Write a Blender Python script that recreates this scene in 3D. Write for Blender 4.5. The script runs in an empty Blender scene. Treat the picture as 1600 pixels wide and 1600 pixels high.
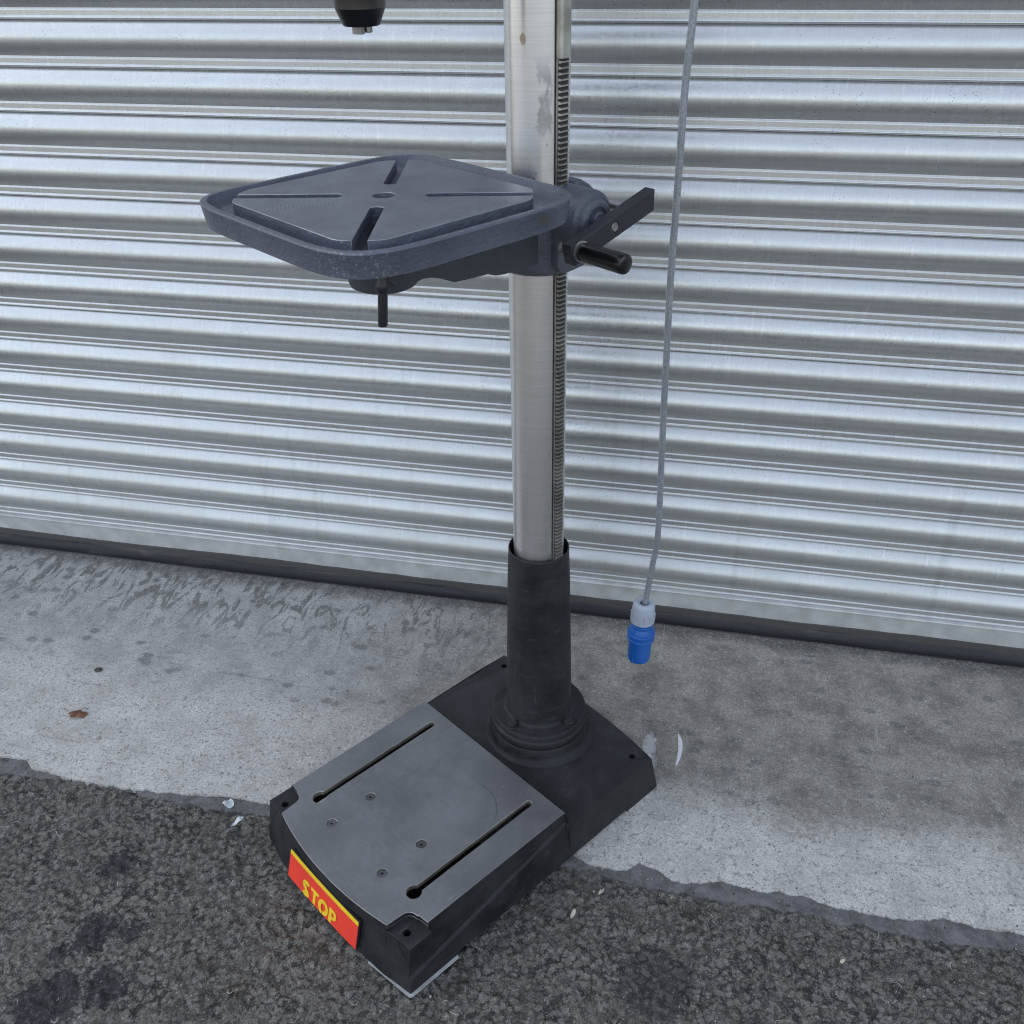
import bpy, bmesh, math, random
import numpy as np
from mathutils import Vector, Matrix, noise as mnoise
from mathutils.geometry import tessellate_polygon

random.seed(7)
rng = np.random.default_rng(11)
SC = bpy.context.scene
COL = SC.collection
R = math.radians

# ------------------------------------------------------------------ camera
cam_d = bpy.data.cameras.new('camera')
cam_d.sensor_width = 36.0
cam_d.lens = 1509.99 / 1600 * 36.0
cam_d.clip_start = 0.02
cam_d.clip_end = 500
cam = bpy.data.objects.new('camera', cam_d)
COL.objects.link(cam)
cam.matrix_world = Matrix(((0.977134, -0.100651, 0.187295, 0.23672),
                           (0.211962, 0.530693, -0.820633, -1.21999),
                           (-0.016799, 0.841567, 0.539892, 1.33182),
                           (0, 0, 0, 1)))
SC.camera = cam

# ------------------------------------------------------------------ sky, sun, exposure
SUN_EL, SUN_AZ = R(48), R(-55)      # the sun stands behind the building: the whole place lies in its open shade
W = bpy.data.worlds.new('World')
SC.world = W
W.use_nodes = True
wn = W.node_tree
bg = wn.nodes['Background']
sky = wn.nodes.new('ShaderNodeTexSky')
sky.sky_type = 'NISHITA'
sky.sun_disc = False
sky.sun_elevation = SUN_EL
sky.sun_rotation = SUN_AZ
sky.air_density = 1.2
sky.dust_density = 2.5
sky.ozone_density = 1.0
hs = wn.nodes.new('ShaderNodeHueSaturation')
hs.inputs['Saturation'].default_value = 0.53
wn.links.new(sky.outputs[0], hs.inputs['Color'])
wn.links.new(hs.outputs[0], bg.inputs[0])
bg.inputs[1].default_value = 0.13

sun_d = bpy.data.lights.new('sun', 'SUN')
sun_d.energy = 2.5
sun_d.angle = R(0.5)
sun_d.color = (1.0, 0.97, 0.93)
sun = bpy.data.objects.new('sun', sun_d)
COL.objects.link(sun)
sdir = Vector((math.sin(SUN_AZ) * math.cos(SUN_EL), math.cos(SUN_AZ) * math.cos(SUN_EL), math.sin(SUN_EL)))
sun.rotation_euler = sdir.to_track_quat('Z', 'Y').to_euler()

SC.cycles.use_denoising = True
SC.cycles.denoising_prefilter = 'NONE'
SC.cycles.filter_width = 1.15
vs = SC.view_settings
vs.view_transform = 'Standard'
vs.look = 'None'
vs.gamma = 1.0
vs.use_curve_mapping = False
vs.exposure = 1.65


# ------------------------------------------------------------------ material helper
class Mat:
    def __init__(s, name):
        s.m = bpy.data.materials.new(name)
        s.m.use_nodes = True
        s.t = s.m.node_tree
        s.b = s.t.nodes['Principled BSDF']
        s._obj = None

    def n(s, typ, **kw):
        nd = s.t.nodes.new(typ)
        for k, v in kw.items():
            setattr(nd, k, v)
        return nd

    def put(s, sock, v):
        if v is None:
            return
        if isinstance(v, bpy.types.NodeSocket):
            s.t.links.new(v, sock)
        elif isinstance(v, (tuple, list)) and len(v) == 3 and sock.type == 'RGBA':
            sock.default_value = (*v, 1)
        else:
            sock.default_value = v

    def obj(s, scale=None, rot=None, loc=None):
        if s._obj is None:
            s._obj = s.n('ShaderNodeTexCoord').outputs['Object']
        if scale is None and rot is None and loc is None:
            return s._obj
        mp = s.n('ShaderNodeMapping')
        s.put(mp.inputs[0], s._obj)
        if scale is not None: mp.inputs['Scale'].default_value = scale
        if rot is not None: mp.inputs['Rotation'].default_value = rot
        if loc is not None: mp.inputs['Location'].default_value = loc
        return mp.outputs[0]

    def world(s):
        return s.n('ShaderNodeNewGeometry').outputs['Position']

    def noise(s, scale, detail=3, rough=0.5, vec=None, dist=0.0):
        nd = s.n('ShaderNodeTexNoise')
        s.put(nd.inputs['Vector'], vec or s.obj())
        nd.inputs['Scale'].default_value = scale
        nd.inputs['Detail'].default_value = detail
        nd.inputs['Roughness'].default_value = rough
        nd.inputs['Distortion'].default_value = dist
        return nd.outputs[0]

    def voro(s, scale, vec=None, feature='F1', rand=1.0):
        nd = s.n('ShaderNodeTexVoronoi', feature=feature)
        s.put(nd.inputs['Vector'], vec or s.obj())
        nd.inputs['Scale'].default_value = scale
        nd.inputs['Randomness'].default_value = rand
        return nd

    def xyz(s, vec=None):
        nd = s.n('ShaderNodeSeparateXYZ')
        s.put(nd.inputs[0], vec or s.obj())
        return nd.outputs

    def math(s, op, a, b=0.0, c=None, clamp=False):
        nd = s.n('ShaderNodeMath', operation=op)
        nd.use_clamp = clamp
        s.put(nd.inputs[0], a); s.put(nd.inputs[1], b)
        if c is not None: s.put(nd.inputs[2], c)
        return nd.outputs[0]

    def rng(s, v, a, b, lo=0.0, hi=1.0, smooth=True):
        nd = s.n('ShaderNodeMapRange', interpolation_type='SMOOTHSTEP' if smooth else 'LINEAR')
        s.put(nd.inputs['Value'], v)
        for k, x in (('From Min', a), ('From Max', b), ('To Min', lo), ('To Max', hi)):
            s.put(nd.inputs[k], x)
        return nd.outputs[0]

    def mix(s, f, a, b, mode='MIX'):
        nd = s.n('ShaderNodeMix', data_type='RGBA', blend_type=mode)
        s.put(nd.inputs[0], f)
        s.put(nd.inputs[6], a); s.put(nd.inputs[7], b)
        return nd.outputs[2]

    def bump(s, h, strength=0.3, dist=0.001, prev=None):
        nd = s.n('ShaderNodeBump')
        nd.inputs['Strength'].default_value = strength
        nd.inputs['Distance'].default_value = dist
        s.put(nd.inputs['Height'], h)
        if prev is not None: s.put(nd.inputs['Normal'], prev)
        return nd.outputs[0]

    def set(s, color=None, rough=None, metal=None, normal=None, spec=None, aniso=None):
        for k, v in (('Base Color', color), ('Roughness', rough), ('Metallic', metal), ('Normal', normal),
                     ('Specular IOR Level', spec), ('Anisotropic', aniso)):
            s.put(s.b.inputs[k], v)
        return s.m


def m_galv():
    M = Mat('galvanised_steel')
    P = M.world()
    x, y, z = M.xyz(P)
    fine = M.noise(900, 2, 0.6, P)
    strk = M.noise(1.0, 3, 0.6, M_map(M, P, (240, 60, 14)))
    spang = M.noise(60, 3, 0.6, M_map(M, P, (0.35, 1, 1)))
    dirt = M.noise(6, 4, 0.6, P)
    low = M.rng(z, 0.05, 0.75, 1.0, 0.0)
    c = M.mix(M.rng(fine, 0.3, 0.7), (0.55, 0.567, 0.570), (0.64, 0.657, 0.655))
    c = M.mix(M.rng(strk, 0.45, 0.75, 0, 0.30), c, (0.76, 0.77, 0.76))
    c = M.mix(M.rng(spang, 0.3, 0.75, 0, 0.22), c, (0.46, 0.475, 0.485))
    film = M.math('MULTIPLY', M.rng(dirt, 0.35, 0.7, 0.15, 0.6), M.rng(z, 0.0, 0.6, 1.0, 0.15))
    c = M.mix(M.math('MULTIPLY', film, 0.8), c, (0.43, 0.43, 0.40))
    stain = M.noise(1.0, 4, 0.65, M_map(M, P, (1.6, 1, 5)))
    c = M.mix(M.rng(stain, 0.52, 0.72, 0, 0.22), c, (0.36, 0.365, 0.36))
    drip = M.noise(1.0, 3, 0.7, M_map(M, P, (150, 1, 16)))
    c = M.mix(M.rng(drip, 0.60, 0.70, 0, 0.30), c, (0.82, 0.82, 0.80))
    sp = M.voro(150, P)
    spots = M.math('MULTIPLY', M.rng(sp.outputs['Distance'], 0.10, 0.17, 1, 0), M.rng(M.noise(11, 2, 0.5, P), 0.42, 0.62, 0.0, 1.0))
    c = M.mix(M.math('MULTIPLY', spots, 0.75), c, (0.13, 0.135, 0.15))
    rough = M.rng(M.noise(120, 3, 0.6, P), 0.3, 0.7, 0.27, 0.36)
    rough = M.math('ADD', rough, M.math('MULTIPLY', film, 0.10))
    rough = M.math('ADD', rough, M.math('MULTIPLY', low, 0.03))
    oi = M.n('ShaderNodeObjectInfo').outputs['Random']
    rough = M.math('ADD', rough, M.rng(oi, 0, 1, -0.012, 0.03, False))
    c = M.mix(M.rng(oi, 0, 1, 0, 0.18, False), c, (0.48, 0.49, 0.49))
    run = M.math('MULTIPLY', M.rng(M.noise(1.0, 3, 0.6, M_map(M, P, (26, 1, 1.1))), 0.56, 0.72), M.rng(z, 0.9, 0.1))
    c = M.mix(M.math('MULTIPLY', run, 0.35), c, (0.36, 0.355, 0.33))
    h = M.noise(7, 2, 0.5, M_map(M, P, (0.5, 1, 1.4)))
    nm = M.bump(h, 0.12, 0.006)
    nm = M.bump(M.noise(700, 2, 0.6, P), 0.10, 0.0006, nm)
    return M.set(c, rough, M.math('SUBTRACT', 0.80, M.math('MULTIPLY', film, 0.22)), nm)


def M_map(M, vec, scale=(1, 1, 1), rot=(0, 0, 0), loc=(0, 0, 0)):
    mp = M.n('ShaderNodeMapping')
    M.put(mp.inputs[0], vec)
    mp.inputs['Scale'].default_value = scale
    mp.inputs['Rotation'].default_value = rot
    mp.inputs['Location'].default_value = loc
    return mp.outputs[0]


def m_cast(name, base, rough, spec=0.4, wear=(0.16, 0.16, 0.17), grain=0.25, wearamt=0.25, smear=0.35):
    M = Mat(name)
    n1 = M.noise(14, 4, 0.6)
    n2 = M.noise(420, 2, 0.6)
    c = M.mix(M.rng(n1, 0.3, 0.7, 0, smear), base, tuple(min(1, b * 1.9 + 0.012) for b in base))
    brush = M.noise(8, 4, 0.65, M.obj((3, 3, 14), (0.4, 0.5, 0.2)))
    c = M.mix(M.rng(brush, 0.52, 0.78, 0, smear), c, tuple(b * 2.4 + 0.015 for b in base))
    scr = M.noise(1.0, 3, 0.7, M.obj((22, 130, 22), (0.3, 0.5, 0.9)))
    c = M.mix(M.rng(scr, 0.62, 0.72, 0, smear * 0.55), c, tuple(b * 3.5 + 0.03 for b in base))
    dust = M.voro(210)
    sp = M.rng(dust.outputs['Distance'], 0.05, 0.11, wearamt, 0)
    sp = M.math('MULTIPLY', sp, M.rng(M.noise(30, 2), 0.5, 0.65))
    c = M.mix(sp, c, wear)
    edge = M.n('ShaderNodeNewGeometry').outputs['Pointiness']
    c = M.mix(M.math('MULTIPLY', M.rng(edge, 0.53, 0.62), 0.35), c, wear)
    if name == 'blue_grey_cast_paint':
        def spot(p, rad, jag, sc):
            v = M.n('ShaderNodeVectorMath', operation='DISTANCE')
            M.put(v.inputs[0], M.obj()); v.inputs[1].default_value = p
            return M.rng(M.math('ADD', v.outputs['Value'], M.math('MULTIPLY', M.math('SUBTRACT', M.noise(sc, 3, 0.6), 0.5), jag)), rad * 0.8, rad, 1, 0)
        c = M.mix(M.math('MULTIPLY', spot((0.149, 0.161, 1.041), 0.0085, 0.012, 60), 0.6), c, (0.060, 0.052, 0.030))
        chip = M.math('MULTIPLY', spot((0.368, 0.128, 1.038), 0.045, 0.03, 30), M.rng(M.noise(1.0, 3, 0.7, M.obj((260, 260, 130), (0.5, 0.3, 0.2))), 0.57, 0.64))
        c = M.mix(M.math('MULTIPLY', chip, 0.75), c, (0.22, 0.23, 0.255))
    r = M.rng(n1, 0.3, 0.7, rough - 0.06, rough + 0.1)
    nm = M.bump(M.noise(150, 4, 0.65), grain, 0.0022)
    nm = M.bump(n2, grain * 0.7, 0.0005, nm)
    return M.set(c, r, 0.0, nm, spec)


def m_machined(name, base, rough, metal, arcs=None):
    M = Mat(name)
    n1 = M.noise(9, 4, 0.6)
    n2 = M.noise(30, 4, 0.65, M.obj((1, 2.4, 1), (0, 0, 0.6)))
    c = M.mix(M.rng(n1, 0.3, 0.7), tuple(b * 0.80 for b in base), tuple(b * 1.14 for b in base))
    ln = M.noise(1.0, 2, 0.6, M.obj((900, 14, 1)))
    c = M.mix(M.rng(ln, 0.45, 0.7, 0, 0.35), c, tuple(b * 0.72 for b in base))
    scr = M.noise(1.0, 2, 0.6, M.obj((40, 260, 1), (0, 0, 0.7)))
    c = M.mix(M.rng(scr, 0.66, 0.72, 0, 0.5), c, tuple(b * 1.5 for b in base))
    oil = M.noise(5, 5, 0.7, None, 1.0)
    c = M.mix(M.rng(oil, 0.56, 0.70, 0, 0.35), c, tuple(b * 0.6 for b in base))
    c = M.mix(M.rng(n2, 0.5, 0.8, 0, 0.4), c, tuple(b * 0.72 for b in base))
    sp = M.voro(130)
    c = M.mix(M.math('MULTIPLY', M.rng(sp.outputs['Distance'], 0.06, 0.12, 0.5, 0), M.rng(M.noise(25, 2), 0.55, 0.65)), c, (0.03, 0.03, 0.035))
    nm = M.bump(M.noise(500, 2, 0.6), 0.10, 0.0004)
    x, y, z = M.xyz()
    for (cx, cy, wl, amp) in (arcs or []):
        dx = M.math('SUBTRACT', x, cx); dy = M.math('SUBTRACT', y, cy)
        d = M.math('SQRT', M.math('ADD', M.math('MULTIPLY', dx, dx), M.math('MULTIPLY', dy, dy)))
        w = M.math('SINE', M.math('MULTIPLY', d, 2 * math.pi / wl))
        w = M.math('MULTIPLY', w, M.rng(M.noise(18, 3), 0.3, 0.7, 0.2, 1.0))
        nm = M.bump(w, amp, 0.0004, nm)
        c = M.mix(M.rng(w, 0.0, 1.0, 0, 0.25), c, tuple(b * 1.35 for b in base))
    if name == 'ground_plate':
        dx = M.math('SUBTRACT', x, 0.235); dy = M.math('SUBTRACT', y, 0.052)
        d = M.math('SQRT', M.math('ADD', M.math('MULTIPLY', dx, dx), M.math('MULTIPLY', dy, dy)))
        ring = M.rng(M.math('ABSOLUTE', M.math('SUBTRACT', d, 0.063)), 0.0003, 0.0013, 1, 0)
        ring = M.math('MULTIPLY', ring, M.rng(x, 0.225, 0.19))
        ring = M.math('MULTIPLY', ring, M.rng(y, 0.03, 0.05))
        c = M.mix(M.math('MULTIPLY', ring, 0.6), c, (0.07, 0.072, 0.08))
    r = M.rng(M.noise(20, 3), 0.3, 0.7, rough - 0.05, rough + 0.08)
    return M.set(c, r, metal, nm)


def m_column():
    M = Mat('bright_steel_tube')
    x, y, z = M.xyz()
    turn = M.noise(1.0, 3, 0.6, M.obj((12, 12, 900)))
    blot = M.noise(6, 3, 0.6, M.obj((2.5, 2.5, 0.5)))
    c = M.mix(M.rng(turn, 0.3, 0.7), (0.66, 0.65, 0.645), (0.74, 0.73, 0.725))
    c = M.mix(M.rng(blot, 0.5, 0.75, 0, 0.25), c, (0.52, 0.49, 0.44))
    # grease smear and specks high on the front
    sm = M.noise(38, 4, 0.7, M.obj((1, 1, 0.55)))
    ang = M.math('ARCTAN2', y, x)
    angj = M.math('ADD', ang, M.math('MULTIPLY', M.math('SUBTRACT', M.noise(28, 5, 0.7), 0.5), 0.9))
    aw = M.math('MULTIPLY', M.rng(angj, 0.70, 0.80), M.rng(angj, 1.10, 1.25, 1, 0))
    zw = M.math('MULTIPLY', M.rng(z, 1.075, 1.10), M.rng(z, 1.14, 1.185, 1, 0))
    smear = M.math('MULTIPLY', M.math('MULTIPLY', aw, zw), M.rng(sm, 0.36, 0.52))
    c = M.mix(M.math('MULTIPLY', smear, 0.75), c, (0.30, 0.285, 0.255))
    sv = M.voro(170, M.obj((1, 1, 0.6)))
    spk = M.math('MULTIPLY', M.rng(sv.outputs['Distance'], 0.12, 0.22, 1, 0), M.rng(M.noise(26, 3, 0.6), 0.55, 0.66))
    spk = M.math('MULTIPLY', spk, M.rng(z, 0.95, 1.05))
    c = M.mix(M.math('MULTIPLY', spk, 0.8), c, (0.26, 0.25, 0.24))
    # small rust spot
    a0 = 0.35
    dx = M.math('SUBTRACT', ang, a0); dz = M.math('SUBTRACT', z, 1.192)
    d2 = M.math('ADD', M.math('MULTIPLY', M.math('MULTIPLY', dx, dx), 0.0016), M.math('MULTIPLY', M.math('MULTIPLY', dz, dz), 0.35))
    rs = M.rng(M.math('ADD', M.math('SQRT', d2), M.math('MULTIPLY', M.noise(260, 3), 0.004)), 0.0052, 0.0066, 1, 0)
    c = M.mix(M.math('MULTIPLY', rs, 0.85), c, (0.30, 0.205, 0.12))
    rough = M.math('ADD', M.rng(blot, 0.3, 0.7, 0.27, 0.33), M.math('MULTIPLY', smear, 0.3))
    metal = M.math('SUBTRACT', 0.92, M.math('MULTIPLY', M.math('MAXIMUM', smear, rs), 0.6))
    nm = M.bump(turn, 0.04, 0.0003)
    tg = M.n('ShaderNodeTangent', direction_type='RADIAL', axis='Z')
    M.put(M.b.inputs['Tangent'], tg.outputs[0])
    M.put(M.b.inputs['Anisotropic Rotation'], 0.25)
    M.put(M.b.inputs['Anisotropic'], 0.75)
    return M.set(c, rough, metal, nm)


def m_simple(name, color, rough, metal=0.0, spec=0.5, grain=0.1, gscale=300, var=0.25):
    M = Mat(name)
    n1 = M.noise(25, 3, 0.6)
    c = M.mix(M.rng(n1, 0.3, 0.7), tuple(x * (1 - var) for x in color), tuple(min(1, x * (1 + var)) for x in color))
    nm = M.bump(M.noise(gscale, 2, 0.6), grain, 0.0006)
    return M.set(c, rough, metal, nm, spec)


def m_rubber():
    M = Mat('dusty_rubber')
    P = M.world()
    x, y, z = M.xyz(P)
    n = M.noise(16, 5, 0.65, M_map(M, P, (0.35, 1, 1)))
    zz = M.math('ADD', z, M.math('MULTIPLY', M.math('SUBTRACT', n, 0.5), 0.018))
    c = M.mix(M.rng(zz, 0.024, 0.034), (0.020, 0.0205, 0.025), (0.070, 0.066, 0.064))
    c = M.mix(M.rng(n, 0.55, 0.75, 0, 0.5), c, (0.085, 0.083, 0.082))
    v = M.voro(260, P)
    c = M.mix(M.math('MULTIPLY', M.rng(v.outputs['Distance'], 0.07, 0.12, 0.9, 0), M.rng(M.noise(35, 2, 0.5, P), 0.52, 0.62)), c, (0.32, 0.31, 0.29))
    nm = M.bump(M.noise(300, 2, 0.6, P), 0.2, 0.0008)
    return M.set(c, 0.55, 0, nm, 0.35)


def m_concrete():
    M = Mat('brushed_concrete')
    P = M.obj()
    x, y, z = M.xyz()
    big = M.noise(3.2, 4, 0.6, P, 0.6)
    mid = M.noise(14, 9, 0.70, P)
    fine = M.noise(260, 3, 0.7, P)
    grit = M.voro(330, P)
    # pale worn strip beside the joint, darker damp strip beside the door
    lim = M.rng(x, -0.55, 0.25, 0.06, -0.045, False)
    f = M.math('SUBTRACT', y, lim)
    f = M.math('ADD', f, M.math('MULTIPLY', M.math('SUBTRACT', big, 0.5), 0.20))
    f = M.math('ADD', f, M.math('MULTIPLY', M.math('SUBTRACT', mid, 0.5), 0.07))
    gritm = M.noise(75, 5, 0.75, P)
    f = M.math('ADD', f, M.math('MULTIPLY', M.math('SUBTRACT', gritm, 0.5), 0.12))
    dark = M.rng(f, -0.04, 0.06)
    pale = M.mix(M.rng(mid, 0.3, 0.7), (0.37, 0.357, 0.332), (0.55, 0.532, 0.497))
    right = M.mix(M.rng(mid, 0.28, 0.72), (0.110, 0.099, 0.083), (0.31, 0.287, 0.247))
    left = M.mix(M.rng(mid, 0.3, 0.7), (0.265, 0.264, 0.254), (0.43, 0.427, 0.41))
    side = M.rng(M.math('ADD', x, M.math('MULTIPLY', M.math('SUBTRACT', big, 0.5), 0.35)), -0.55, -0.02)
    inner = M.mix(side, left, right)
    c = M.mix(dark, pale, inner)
    # dark damp brush marks near the door on the left
    bm = M.noise(1.0, 4, 0.6, M_map(M, P, (36, 13, 1), (0, 0, R(-38))), 1.6)
    wet = M.rng(bm, 0.50, 0.58)
    zone = M.math('MULTIPLY', M.rng(M.math('ADD', y, M.math('MULTIPLY', M.math('SUBTRACT', mid, 0.5), 0.16)), 0.13, 0.34), M.rng(x, 0.05, -0.25))
    wetm = M.math('MULTIPLY', wet, zone)
    c = M.mix(M.math('MULTIPLY', wetm, 0.90), c, (0.088, 0.086, 0.078))
    # brown grime band and the seal's shadow line, both painted into the colour
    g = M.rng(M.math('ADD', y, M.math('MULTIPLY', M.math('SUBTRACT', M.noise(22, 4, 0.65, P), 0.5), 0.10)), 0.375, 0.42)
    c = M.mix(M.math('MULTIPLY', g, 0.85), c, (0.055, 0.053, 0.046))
    # drops and darker blots
    bl = M.voro(17, M_map(M, P, (1, 1.5, 1)))
    blm = M.math('MULTIPLY', M.rng(M.math('ADD', bl.outputs['Distance'], M.math('MULTIPLY', gritm, 0.35)), 0.34, 0.46, 1, 0), M.rng(M.noise(5, 2, 0.5, P), 0.38, 0.5))
    c = M.mix(M.math('MULTIPLY', M.math('MULTIPLY', blm, dark), 0.75), c, (0.095, 0.094, 0.088))
    # trowel streaks and pale scratches
    ts = M.noise(1.0, 4, 0.65, M_map(M, P, (9, 80, 1), (0, 0, R(-14))), 0.8)
    c = M.mix(M.rng(ts, 0.57, 0.75, 0, 0.28), c, (0.42, 0.42, 0.42))
    c = M.mix(M.rng(ts, 0.42, 0.30, 0, 0.45), c, (0.10, 0.10, 0.10))
    sc = M.noise(1.0, 2, 0.5, M_map(M, P, (70, 3.0, 1), (0, 0, R(24))), 0.3)
    c = M.mix(M.math('MULTIPLY', M.rng(sc, 0.745, 0.77), 0.35), c, (0.46, 0.46, 0.46))
    # exposed sand: grain of light and dark
    fine2 = M.noise(620, 2, 0.7, P)
    gr = M.rng(mid, 0.25, 0.6, 0.55, 1.0)
    c = M.mix(M.math('MULTIPLY', M.rng(fine, 0.38, 0.53, 0.46, 0), gr), c, (0.085, 0.085, 0.088))
    c = M.mix(M.math('MULTIPLY', M.rng(fine2, 0.53, 0.65, 0, 0.46), gr), c, (0.66, 0.66, 0.66))
    c = M.mix(M.math('MULTIPLY', M.rng(fine2, 0.47, 0.36, 0, 0.42), gr), c, (0.09, 0.09, 0.095))
    sand = M.voro(210, P)
    sdc = M.n('ShaderNodeSeparateColor'); M.put(sdc.inputs[0], sand.outputs['Color'])
    sg_ = M.math('MULTIPLY', M.math('MULTIPLY', gr, M.rng(gritm, 0.35, 0.62)), M.rng(dark, 0, 1, 1.0, 0.5))
    c = M.mix(M.math('MULTIPLY', M.rng(sdc.outputs[0], 0.72, 0.95, 0, 0.55), sg_), c, (0.62, 0.61, 0.59))
    c = M.mix(M.math('MULTIPLY', M.rng(sdc.outputs[1], 0.72, 0.95, 0, 0.60), sg_), c, (0.10, 0.098, 0.094))
    c = M.mix(M.rng(gritm, 0.56, 0.66, 0, 0.30), c, (0.14, 0.135, 0.125))
    c = M.mix(M.rng(gritm, 0.42, 0.32, 0, 0.30), c, (0.56, 0.55, 0.53))
    pitn = M.voro(120, P)
    pc = M.n('ShaderNodeSeparateColor'); M.put(pc.inputs[0], pitn.outputs['Color'])
    c = M.mix(M.math('MULTIPLY', M.rng(pitn.outputs['Distance'], 0.13, 0.22, 0.8, 0), M.rng(pc.outputs[0], 0.6, 0.8)), c, (0.05, 0.05, 0.055))
    c = M.mix(M.rng(grit.outputs['Distance'], 0.10, 0.2, 0.40, 0), c, (0.10, 0.10, 0.105))
    # chalky drips and one white paint dab by the drill foot
    def dab(cx, cy, hx, hy, rot, jag):
        v = M_map(M, P, (1, 1, 1), (0, 0, 0), (-cx, -cy, 0))
        v = M_map(M, v, (1 / hx, 1 / hy, 1), (0, 0, rot))
        a, b, _ = M.xyz(v)
        a = M.math('ADD', a, M.math('MULTIPLY', M.math('MULTIPLY', b, b), 1.6 if jag < 2 else 0.0))
        a = M.math('SUBTRACT', a, 0.8 if jag < 2 else 0.0)
        d = M.math('ADD', M.math('MULTIPLY', a, a), M.math('MULTIPLY', b, b))
        d = M.math('ADD', d, M.math('MULTIPLY', M.math('SUBTRACT', M.noise(110, 5, 0.75, P), 0.5), jag))
        return M.rng(d, 0.8, 1.05, 1, 0)
    w1 = dab(0.247, 0.070, 0.0040, 0.043, R(-4), 1.6)
    w2 = M.math('MULTIPLY', dab(0.193, 0.070, 0.012, 0.030, 0, 6.0), 0.42)
    w3 = M.math('MULTIPLY', dab(0.196, 0.035, 0.015, 0.02, 0, 7.0), 0.3)
    for wv in (w1, w2, w3):
        c = M.mix(wv, c, (0.66, 0.68, 0.70))
    rough = M.math('SUBTRACT', 0.86, M.math('MULTIPLY', M.math('MULTIPLY', dark, M.math('SUBTRACT', 1.0, side)), 0.34))
    rough = M.math('SUBTRACT', rough, M.math('MULTIPLY', wetm, 0.1))
    nm = M.bump(mid, 0.25, 0.004)
    nm = M.bump(ts, 0.25, 0.0015, nm)
    nm = M.bump(fine, 0.7, 0.0014, nm)
    return M.set(c, rough, 0.0, nm, 0.4)


def m_mortar():
    M = Mat('smooth_joint_mortar')
    mid = M.noise(38, 8, 0.72)
    c = M.mix(M.rng(mid, 0.3, 0.7), (0.060, 0.059, 0.060), (0.155, 0.154, 0.155))
    f = M.noise(300, 3, 0.65)
    c = M.mix(M.rng(f, 0.56, 0.75, 0, 0.35), c, (0.30, 0.31, 0.32))
    c = M.mix(M.rng(f, 0.44, 0.3, 0, 0.4), c, (0.04, 0.04, 0.045))
    nm = M.bump(mid, 0.35, 0.004)
    nm = M.bump(f, 0.35, 0.001, nm)
    return M.set(c, 0.7, 0, nm, 0.4)


def x_(M, P):
    return M.xyz(P)[0]


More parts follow.
